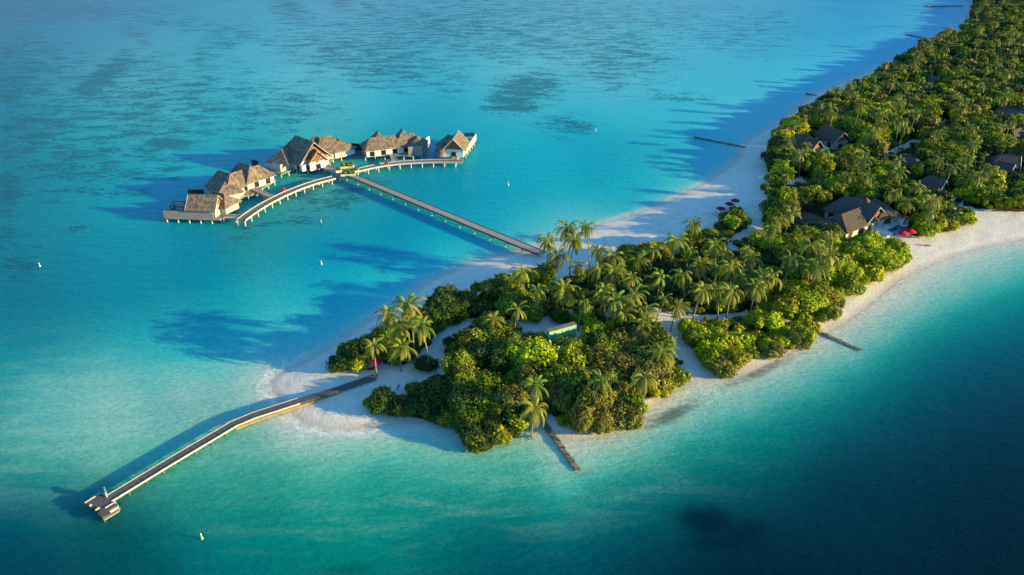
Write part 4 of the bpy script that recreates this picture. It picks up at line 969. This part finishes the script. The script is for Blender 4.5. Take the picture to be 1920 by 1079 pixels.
# --- hand-surveyed palms: crown centre seen, height
PALMS = [(728,590,11),(765,572,11),(790,612,12.5),(752,650,7.5),(700,648,8.5),(748,615,10),(772,600,10),(925,600,6.5),
 (1027,452,12),(1064,427,13),(1077,450,11),(1100,427,14),(1045,480,9),(980,512,10),(1007,544,9.5),(1057,542,9),(1095,566,9),(1122,505,10),(1122,470,9),(1150,480,9.5),(1130,547,10),(1152,566,9),(1170,588,7),
 (1190,552,10),(1182,522,9),(1237,520,8.5),(1270,578,6.5),(1280,515,9),(1267,452,10),(1300,420,9),(1310,497,9),(1340,460,9),(1370,502,10),(1405,484,9),(1317,545,9),(1345,542,9),(1370,547,8.5),(1425,527,9),
 (970,580,7.5),(1445,428,10),(1483,487,10),(1447,518,9.5),(1427,518,9.5),(1530,497,9.5),(1555,480,11),(1557,443,9),(1483,402,10),(1402,470,8),(1415,540,8),(1152,510,9),(1085,500,8),
 (1003,722,9),(1002,765,6),(1128,712,7.5),(1207,708,8),(1240,662,6),(1215,580,8),(1245,560,8),(1295,470,8),
 (1570,167,14),(1597,158,13),(1614,198,16),(1606,178,12),(1686,192,13),(1695,239,12),(1720,211,13),(1539,194,12),(1489,233,12),(1478,267,9),(1642,164,13),(1884,181,12),(1842,161,13),(1834,17,15),(1837,53,13),(1773,89,13),(1750,72,13),(1878,239,11),
 (1678,361,9),(1748,375,9),(1745,398,8),(1787,315,11),(1858,315,11),(1815,301,11),(1618,301,11),(1682,322,10),(1560,215,12),(1650,215,12),(1760,250,11),(1545,285,9),(1625,330,9),(1700,160,12),(1800,190,12),(1900,110,13),(1870,80,13),
 (1835,330,10),(1760,300,10),(1720,350,8),(1500,290,9),(1475,330,9),(1590,330,9),(1820,240,11),(1660,120,12),(1900,60,13),(1852,130,12),(1700,380,8),(1460,415,8),(1520,460,8),(1385,520,8),(1348,505,8),(1225,470,8),(1196,488,8),(1205,605,6),(1355,478,8)]
def add_plant(kind, x, y, z, H, R, look, mesh=None, color=None, force=False):
    plants.append(dict(kind=kind, x=x, y=y, z=z, H=H, R=R, look=look, mesh=mesh, color=color))
PQ = {(1003,722):1.15, (1002,765):0.85, (752,650):1.25, (790,612):1.15, (728,590):1.15, (765,572):1.1, (1207,708):1.15, (1128,712):1.1, (925,600):1.1}
for (px_, py_, H) in PALMS:
    zc = 1.25 + H; q = P(px_, py_, zc)
    far = py_ < 330
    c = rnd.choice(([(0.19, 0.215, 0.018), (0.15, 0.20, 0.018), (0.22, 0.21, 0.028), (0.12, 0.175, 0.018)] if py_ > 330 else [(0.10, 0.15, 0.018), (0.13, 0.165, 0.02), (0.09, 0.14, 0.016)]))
    plants.append(dict(q=PQ.get((px_, py_), 1.0 if py_ > 330 else 0.92), kind='palm', x=q.x, y=q.y, z=1.25, H=H, R=3.0, look='golden' if c[0] > 0.16 else 'green', color=c))
# --- key broadleaf individuals: (base px,py, H, R, look, mesh)
KEYS = [(1000,700,8.5,6.6,'bright lime','big'),(1130,692,5.5,4.2,'bright lime','tree'),(1110,632,5,3.0,'bright lime','tree'),(885,790,5.5,3.6,'mid green','tree'),(1642,505,7.5,6.0,'bright lime','big'),(1472,425,9.5,3.6,'olive','tree'),
 (1468,400,9.5,3.8,'mid green','tree'),(1090,795,5.0,3.4,'olive','fine'),(1130,800,4.0,2.8,'olive','fine'),(1180,790,4.2,2.8,'olive','fine'),(1498,640,4.6,3.0,'olive','fine'),(1448,660,3.8,2.8,'olive','fine'),(1362,697,3.2,2.2,'olive','fine'),
 (1385,672,2.4,2.2,'olive','fine'),(1550,596,4.4,3.0,'mid green','shrub'),(1590,545,4.4,4.0,'bright lime','shrub'),(1560,590,3.6,2.4,'olive','shrub'),(1735,440,4.6,4.2,'bright lime','shrub'),(1775,430,4.2,4.0,'yellow-green','shrub'),(1812,418,3.8,3.2,'bright lime','shrub'),
 (935,815,3.6,2.2,'yellow-green','shrub'),(895,832,2.8,1.8,'yellow-green','fine'),(945,822,2.6,1.6,'yellow-green','fine'),(800,690,3.0,3.0,'dark green','shrub'),(640,688,3.6,3.2,'dark green','shrub'),(672,690,3.2,2.6,'yellow-green','shrub'),(655,672,4.6,3.0,'dark green','shrub'),
 (715,765,3.4,2.8,'dark green','fine'),(745,770,3.2,2.6,'dark green','fine'),(700,758,2.6,2.0,'mid green','fine'),(1300,640,3.6,3.0,'bright lime','shrub'),(1330,665,3.6,3.0,'mid green','shrub'),(1345,640,4.2,3.4,'bright lime','shrub'),(1270,715,4.2,3.2,'mid green','shrub'),(1235,735,4.2,3.0,'yellow-green','shrub'),
 (1670,500,4.6,3.6,'mid green','shrub'),(1628,522,4.8,4.0,'yellow-green','shrub'),(1000,600,5,3.4,'mid green','shrub'),(1050,602,3.5,3.0,'dark green','shrub'),(1720,385,6.0,5.0,'bright lime','tree'),(1850,385,6.5,5.5,'mid green','tree'),(1900,392,6.0,4.5,'yellow-green','tree'),(1815,375,6.5,4.5,'olive','tree'),
 (1380,430,5.5,4.2,'mid green','tree'),(1355,440,4.5,3.4,'dark green','tree'),(1448,310,6.5,5.0,'dark green','tree'),(1470,300,6.5,4.5,'mid green','tree'),(1650,240,8,6.0,'bright lime','tree'),(1830,260,8,6.5,'yellow-green','big'),(1610,275,7,5.5,'mid green','tree')]
for (a, b, H, R, look, mk) in KEYS:
    q = P(a, b, 1.2)
    plants.append(dict(kind='tree' if mk in ('tree', 'big') else 'shrub', x=q.x, y=q.y, z=min(1.25, max(0.0, ground_z(q.x, q.y))), H=H, R=R, look=look, mk=mk, key=True))
# --- sight lines to keep open: (px, py, py of its base, margin px)
KV = []
def kv(px, py, basepy, m=0): KV.append((px, py, basepy, m))
for pts, hw in WAYS:
    for (x0, y0), (x1, y1) in zip(pts[:-1], pts[1:]):
        k = max(2, int(math.hypot(x1 - x0, y1 - y0) / 9))
        for i in range(k + 1): kv(x0 + (x1 - x0) * i / k, y0 + (y1 - y0) * i / k, y0 + (y1 - y0) * i / k)
for a in [(706, 672), (706, 690), (1690, 440), (1703, 436), (1350, 392), (1366, 384), (1377, 378), (1342, 404), (1694, 418), (1670, 428), (1685, 432), (1676, 427), (1690, 426), (1680, 434), (1650, 415), (1665, 410), (1792, 380), (1785, 388),
          (1035, 628), (1055, 622), (1076, 615), (1078, 628), (1060, 632), (1062, 640), (1078, 636), (1046, 636), (746, 720), (748, 728), (744, 714), (750, 722), (752, 730), (1068, 800), (1050, 798), (1520, 340), (1790, 376)]:
    kv(a[0], a[1], a[1] + 4)
for a, bb in [((1600, 390), 425), ((1620, 395), 425), ((1640, 400), 425), ((1655, 398), 425), ((1580, 380), 415), ((1600, 410), 425), ((1585, 400), 425), ((1625, 405), 425), ((1610, 375), 420), ((1565, 385), 410), ((1640, 380), 415), ((1510, 402), 420), ((1530, 408), 425), ((1750, 340), 368), ((1765, 350), 370), ((1735, 340), 365),
              ((1890, 298), 325), ((1905, 300), 325), ((1890, 315), 325), ((1510, 262), 285), ((1525, 270), 285), ((1535, 272), 285), ((1545, 278), 285), ((1570, 248), 265), ((1582, 258), 268), ((1592, 262), 268), ((1752, 148), 160), ((1890, 212), 230), ((1910, 216), 230), ((1908, 245), 260), ((1704, 298), 312)]:
    kv(a[0], a[1], bb)
KVa = np.array(KV)
def blocks(x, y, z, H, R):
    bx, by, sc_ = proj(x, y, z); tx, ty, _ = proj(x, y, z + H)
    r = R * sc_ * 0.95
    return bool(np.any((np.abs(KVa[:, 0] - (bx + tx) / 2) < r) & (KVa[:, 1] > ty) & (KVa[:, 2] < by + 2) & (KVa[:, 1] < by + r * 0.45)))
roofa = np.array(ROOFPTS)
def on_roof(x, y, R):
    return bool(np.any(np.hypot(roofa[:, 0] - x, roofa[:, 1] - y) < R * 0.5 + roofa[:, 3] * 0.75))
def scatter(bed, spacing, fn, tries=30000, seed=1, mind=None):
    poly = bedw[bed]; xs = [p[0] for p in poly]; ys = [p[1] for p in poly]; g = random.Random(seed)
    cell = {}; out = []; CS = 8.0 if callable(spacing) else max(8.0, spacing)
    area = (max(xs) - min(xs)) * (max(ys) - min(ys)); tries = int(area / (3.6 if callable(spacing) else spacing) ** 2 * 9)
    X = np.array([g.uniform(min(xs), max(xs)) for _ in range(tries)]); Y = np.array([g.uniform(min(ys), max(ys)) for _ in range(tries)])
    ok = inside(poly, X, Y)
    X, Y = X[ok], Y[ok]; ed = seg_dist(poly, X, Y)
    wd = np.full(X.shape, 99.0)
    for pts, hw in wayw: wd = np.minimum(wd, seg_dist(pts, X, Y, False) - hw)
    for x, y, e, wy_ in zip(X, Y, ed, wd):
        sp = spacing(x, y) if callable(spacing) else spacing
        ix, iy = int(x // CS), int(y // CS)
        if any((x - a) ** 2 + (y - b) ** 2 < sp * sp for i in (-1, 0, 1) for j in (-1, 0, 1) for a, b in cell.get((ix + i, iy + j), ())): continue
        r = fn(x, y, e, wy_, g)
        if r is None: continue
        cell.setdefault((ix, iy), []).append((x, y)); out.append(r)
    return out
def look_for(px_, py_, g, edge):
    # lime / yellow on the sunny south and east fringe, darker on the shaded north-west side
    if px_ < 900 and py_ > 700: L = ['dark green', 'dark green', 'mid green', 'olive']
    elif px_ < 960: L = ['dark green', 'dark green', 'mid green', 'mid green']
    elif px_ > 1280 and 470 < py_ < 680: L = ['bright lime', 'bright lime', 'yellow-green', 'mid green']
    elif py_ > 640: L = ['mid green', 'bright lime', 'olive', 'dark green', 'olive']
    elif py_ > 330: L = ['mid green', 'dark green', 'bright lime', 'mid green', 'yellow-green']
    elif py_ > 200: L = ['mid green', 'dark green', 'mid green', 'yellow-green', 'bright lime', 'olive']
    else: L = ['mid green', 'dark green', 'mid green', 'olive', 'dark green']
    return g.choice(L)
def filler(low):
    def fn(x, y, e, wd, g):
        px_, py_, s_ = proj(x, y, 1.2)
        tall = g.random() < (0.5 if e > (5 if py_ > 640 else 2.2) else 0.0) and not low
        if py_ < 440 and e > (1.5 if px_ < 1750 and py_ < 330 else 4): tall = g.random() < 0.8
        if tall: H = g.uniform(5.2, 7.6) * (1.25 if py_ < 300 else 1); R = g.uniform(3.0, 4.4) * (1.2 if py_ < 300 else 1)
        else: H = g.choice((g.uniform(1.8, 3.0), g.uniform(3.0, 5.0))); R = g.uniform(1.8, 3.4)
        grove = 960 < px_ < 1470 and 478 < py_ < 600 and e > 4
        if grove: H = g.uniform(1.8, 3.4); R = g.uniform(1.8, 3.0); tall = False
        if e < R * 0.4: return None
        if wd < R * 0.5: 
            R = 1.5; H = 1.8; tall = False
            if wd < 0.5: return None
        if on_roof(x, y, R): return None
        if blocks(x, y, 1.2, H, R):
            H, R, tall = 1.7, 1.6, False
            if blocks(x, y, 1.2, H, R): return None
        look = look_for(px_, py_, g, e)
        if grove and g.random() < 0.6: look = 'dark green'  # grove understory coloured darker, standing in for shade under the palms
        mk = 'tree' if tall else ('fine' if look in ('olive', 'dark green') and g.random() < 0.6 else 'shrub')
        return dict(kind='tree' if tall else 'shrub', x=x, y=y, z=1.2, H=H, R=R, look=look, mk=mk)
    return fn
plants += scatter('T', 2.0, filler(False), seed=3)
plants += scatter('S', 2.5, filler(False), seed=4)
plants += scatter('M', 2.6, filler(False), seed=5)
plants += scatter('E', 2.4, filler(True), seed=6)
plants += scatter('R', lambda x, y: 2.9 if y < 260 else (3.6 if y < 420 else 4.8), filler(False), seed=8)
# extra palms through the far wood
def pf(x, y, e, wd, g):
    px_, py_, s_ = proj(x, y, 1.2)
    H = g.uniform(10, 13.5)
    if e < 4 or on_roof(x, y, 3) or wd < 1: return None
    if py_ > 360 or blocks(x, y, 1.2, H, 2.5): return None
    c = g.choice([(0.12, 0.155, 0.020), (0.10, 0.14, 0.018), (0.15, 0.16, 0.028)])
    return dict(kind='palm', q=0.85, x=x, y=y, z=1.2, H=H, R=3.0, look='golden' if c[0] > 0.14 else 'green', color=c)
plants += scatter('R', 22.0, pf, seed=12)
_sd = shore_sd(np.array([p['x'] for p in plants]), np.array([p['y'] for p in plants]))
for p, q_ in zip(plants, _sd):                            # stand every plant on the sand
    gz = 1.35 * (1 - math.exp(-q_ / 14.0)) if q_ > 0 else max(-0.4, 0.06 * q_)
    if p['kind'] == 'palm': p['H'] += p['z'] - gz
    p['z'] = gz
# visible in frame?
for p in plants:
    cx_, cy_, s_ = proj(p['x'], p['y'], p['z'] + p['H'] * 0.7)
    p['cpx'], p['cpy'], p['s'] = cx_, cy_, s_
    m_ = p['R'] * s_
    p['in'] = (-m_ < cx_ < 1920 + m_) and (-m_ - 12 < cy_ < 1079 + m_)
byk = {}
for p in plants: byk.setdefault(p['kind'], []).append(p)
indiv = []; rest = []
for k, L in byk.items():
    L.sort(key=lambda p: (-int(p['in']), 0 if p.get('key') else 1, -p['s'] * p['R']))
    nin = [p for p in L if p['in']]
    indiv += nin[:298]; rest += nin[298:] + [p for p in L if not p['in'] and p['cpx'] < 2150 and p['cpy'] > -60]
print('PLANTS', {k: len(v) for k, v in byk.items()}, 'indiv', len(indiv), 'rest', len(rest))
KN = {'palm': 'coconut palm', 'tree': 'broadleaf tree', 'shrub': 'rounded shrub'}
grp = {}
for p in indiv:
    p['lm'] = min(range(len(LM)), key=lambda i: (LM[i][0] - p['cpx']) ** 2 + (LM[i][1] - p['cpy']) ** 2)
    if p['kind'] == 'shrub' and p.get('mk') == 'fine': p['nm'] = 'feathery shrub'
    else: p['nm'] = KN[p['kind']]
    p['ld'] = math.hypot(LM[p['lm']][0] - p['cpx'], LM[p['lm']][1] - p['cpy'])
    grp.setdefault((p['nm'], p['look'], p['lm']), []).append(p)
for (nm, lk, lm), L in grp.items():
    L.sort(key=lambda p: p['ld'])
    for i, p in enumerate(L):
        p['label'] = '%s %s, %snearest to %s' % (lk, nm, ordinal(i + 1), LM[lm][2])
GR = {'palm': 'coconut palms on the island', 'tree': 'broadleaf trees on the island', 'shrub': 'shrubs on the island'}
def place(p, i):
    g = random.Random(i * 7 + 3)
    if p['kind'] == 'palm':
        k = g.randrange(4); c = g.randrange(9); rz = g.uniform(0, 6.28)
        sH = p['H'] / 10.0; lx, ly = PTL[k]
        ca, sa = math.cos(rz), math.sin(rz); ox, oy = lx * ca - ly * sa, lx * sa + ly * ca
        root = bpy.data.objects.new('palm_tree', None); col.objects.link(root); root.location = (p['x'] - ox, p['y'] - oy, p['z']); root.rotation_euler = (0, 0, rz)
        tr_ = bpy.data.objects.new('trunk', PALMT[k]); col.objects.link(tr_); tr_.parent = root; tr_.scale = (1, 1, sH)
        cr = bpy.data.objects.new('crown', PALMC[c]); col.objects.link(cr); cr.parent = root; cr.location = (lx, ly, p['H']); 
        q = g.uniform(0.86, 1.36) * p.get('q', 1.0) * 0.95; cr.scale = (q, q, q); cr.rotation_euler = (g.uniform(-0.25, 0.25), g.uniform(-0.25, 0.25), g.uniform(0, 6.28))
        cc_ = p['color']; j = g.uniform(0.85, 1.15); cr.color = (cc_[0] * j, cc_[1] * j, cc_[2], 1)
    elif p['kind'] == 'tree':
        mk = p.get('mk', 'tree'); me_ = BIGC if mk == 'big' else g.choice(TREEC); bR, bH = (7.2, 9.5) if mk == 'big' else (4.0, 7.0)
        root = bpy.data.objects.new('broadleaf_tree', None); col.objects.link(root); root.location = (p['x'], p['y'], p['z']); root.rotation_euler = (0, 0, g.uniform(0, 6.28))
        tr_ = bpy.data.objects.new('trunk', g.choice(TREET)); col.objects.link(tr_); tr_.parent = root; q = p['H'] / 8.5; tr_.scale = (q, q, q)
        cr = bpy.data.objects.new('crown', me_); col.objects.link(cr); cr.parent = root; cr.scale = (p['R'] / bR, p['R'] / bR, p['H'] / bH)
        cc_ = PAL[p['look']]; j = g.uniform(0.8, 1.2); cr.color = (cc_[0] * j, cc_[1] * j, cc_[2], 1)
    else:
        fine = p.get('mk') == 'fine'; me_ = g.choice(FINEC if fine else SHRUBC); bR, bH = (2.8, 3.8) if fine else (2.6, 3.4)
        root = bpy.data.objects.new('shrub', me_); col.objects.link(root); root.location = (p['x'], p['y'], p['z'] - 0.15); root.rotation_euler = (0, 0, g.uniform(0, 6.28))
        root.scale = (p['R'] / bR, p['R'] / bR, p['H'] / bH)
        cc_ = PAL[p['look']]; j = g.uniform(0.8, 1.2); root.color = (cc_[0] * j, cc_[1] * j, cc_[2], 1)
    tag(root, p['label'], {'palm': 'palm tree', 'tree': 'tree', 'shrub': 'shrub'}[p['kind']], GR[p['kind']])
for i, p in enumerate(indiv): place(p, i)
# the rest of the wood that runs off to the right and into the distance: one mass
VV = []; FF = []; LF = []; TC = []; DR = []; base_i = 0
lite = [leafcloud(R=4.0, H=7.0, n=1100, lobes=12, leaf=0.52, seed=400 + i, base=0.15) for i in range(4)]
pl_ = []
for i in range(2):
    me_ = PALMC[i]; n = len(me_.vertices); a = np.empty(n * 3, np.float32); me_.vertices.foreach_get('co', a); f = np.arange(n).reshape(-1, 4)
    l = np.empty(n, np.float32); me_.attributes['lf'].data.foreach_get('value', l); dd = np.empty(n, np.float32); me_.attributes['dry'].data.foreach_get('value', dd)
    pl_.append((a.reshape(-1, 3), f, l, dd))
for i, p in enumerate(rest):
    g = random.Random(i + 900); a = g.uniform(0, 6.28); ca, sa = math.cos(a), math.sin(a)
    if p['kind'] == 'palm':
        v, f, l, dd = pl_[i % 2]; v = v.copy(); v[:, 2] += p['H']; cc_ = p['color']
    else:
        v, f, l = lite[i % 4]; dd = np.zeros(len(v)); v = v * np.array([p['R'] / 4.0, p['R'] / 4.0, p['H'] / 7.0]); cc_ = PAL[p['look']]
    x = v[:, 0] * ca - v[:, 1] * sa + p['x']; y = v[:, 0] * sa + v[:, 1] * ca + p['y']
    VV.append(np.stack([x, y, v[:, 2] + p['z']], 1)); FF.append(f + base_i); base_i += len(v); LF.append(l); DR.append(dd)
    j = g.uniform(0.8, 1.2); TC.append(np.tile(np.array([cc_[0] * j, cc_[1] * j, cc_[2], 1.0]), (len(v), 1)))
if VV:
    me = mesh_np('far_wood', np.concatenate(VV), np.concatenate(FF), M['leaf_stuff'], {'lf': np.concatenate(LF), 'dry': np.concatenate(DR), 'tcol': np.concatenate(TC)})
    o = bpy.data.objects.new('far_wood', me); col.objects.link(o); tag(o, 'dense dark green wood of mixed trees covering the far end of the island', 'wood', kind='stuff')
    print('STUFF verts', base_i)

# driftwood tangle at the south shore
def drift(label, px_, py_, n, L, seed):
    q = P(px_, py_, 0.1); t = MB(); g = random.Random(seed)
    for i in range(n):
        a = g.uniform(0, 6.28); l = g.uniform(0.4, 1) * L; e = g.uniform(0.0, 0.7)
        p1 = q + Vector((math.cos(a) * l * 0.5, math.sin(a) * l * 0.5, math.sin(e) * l * 0.5 + 0.15)); p2 = p1 + Vector((math.cos(a + g.uniform(-.5, .5)) * l * 0.5, math.sin(a) * l * 0.5, g.uniform(-0.4, 0.3)))
        t.tube([q + Vector((g.uniform(-.3, .3), g.uniform(-.3, .3), 0.1)), p1, p2], [0.12, 0.08, 0.025], 5)
    o = t.build('driftwood', M['drift']); 
    tag(o, label, 'driftwood')
drift('bleached tangle of driftwood branches at the waterline under a yellow shrub', 884, 840, 26, 2.8, 5)
drift('small dark fallen branch in the shallows by the wide groyne', 998, 818, 9, 1.6, 6)
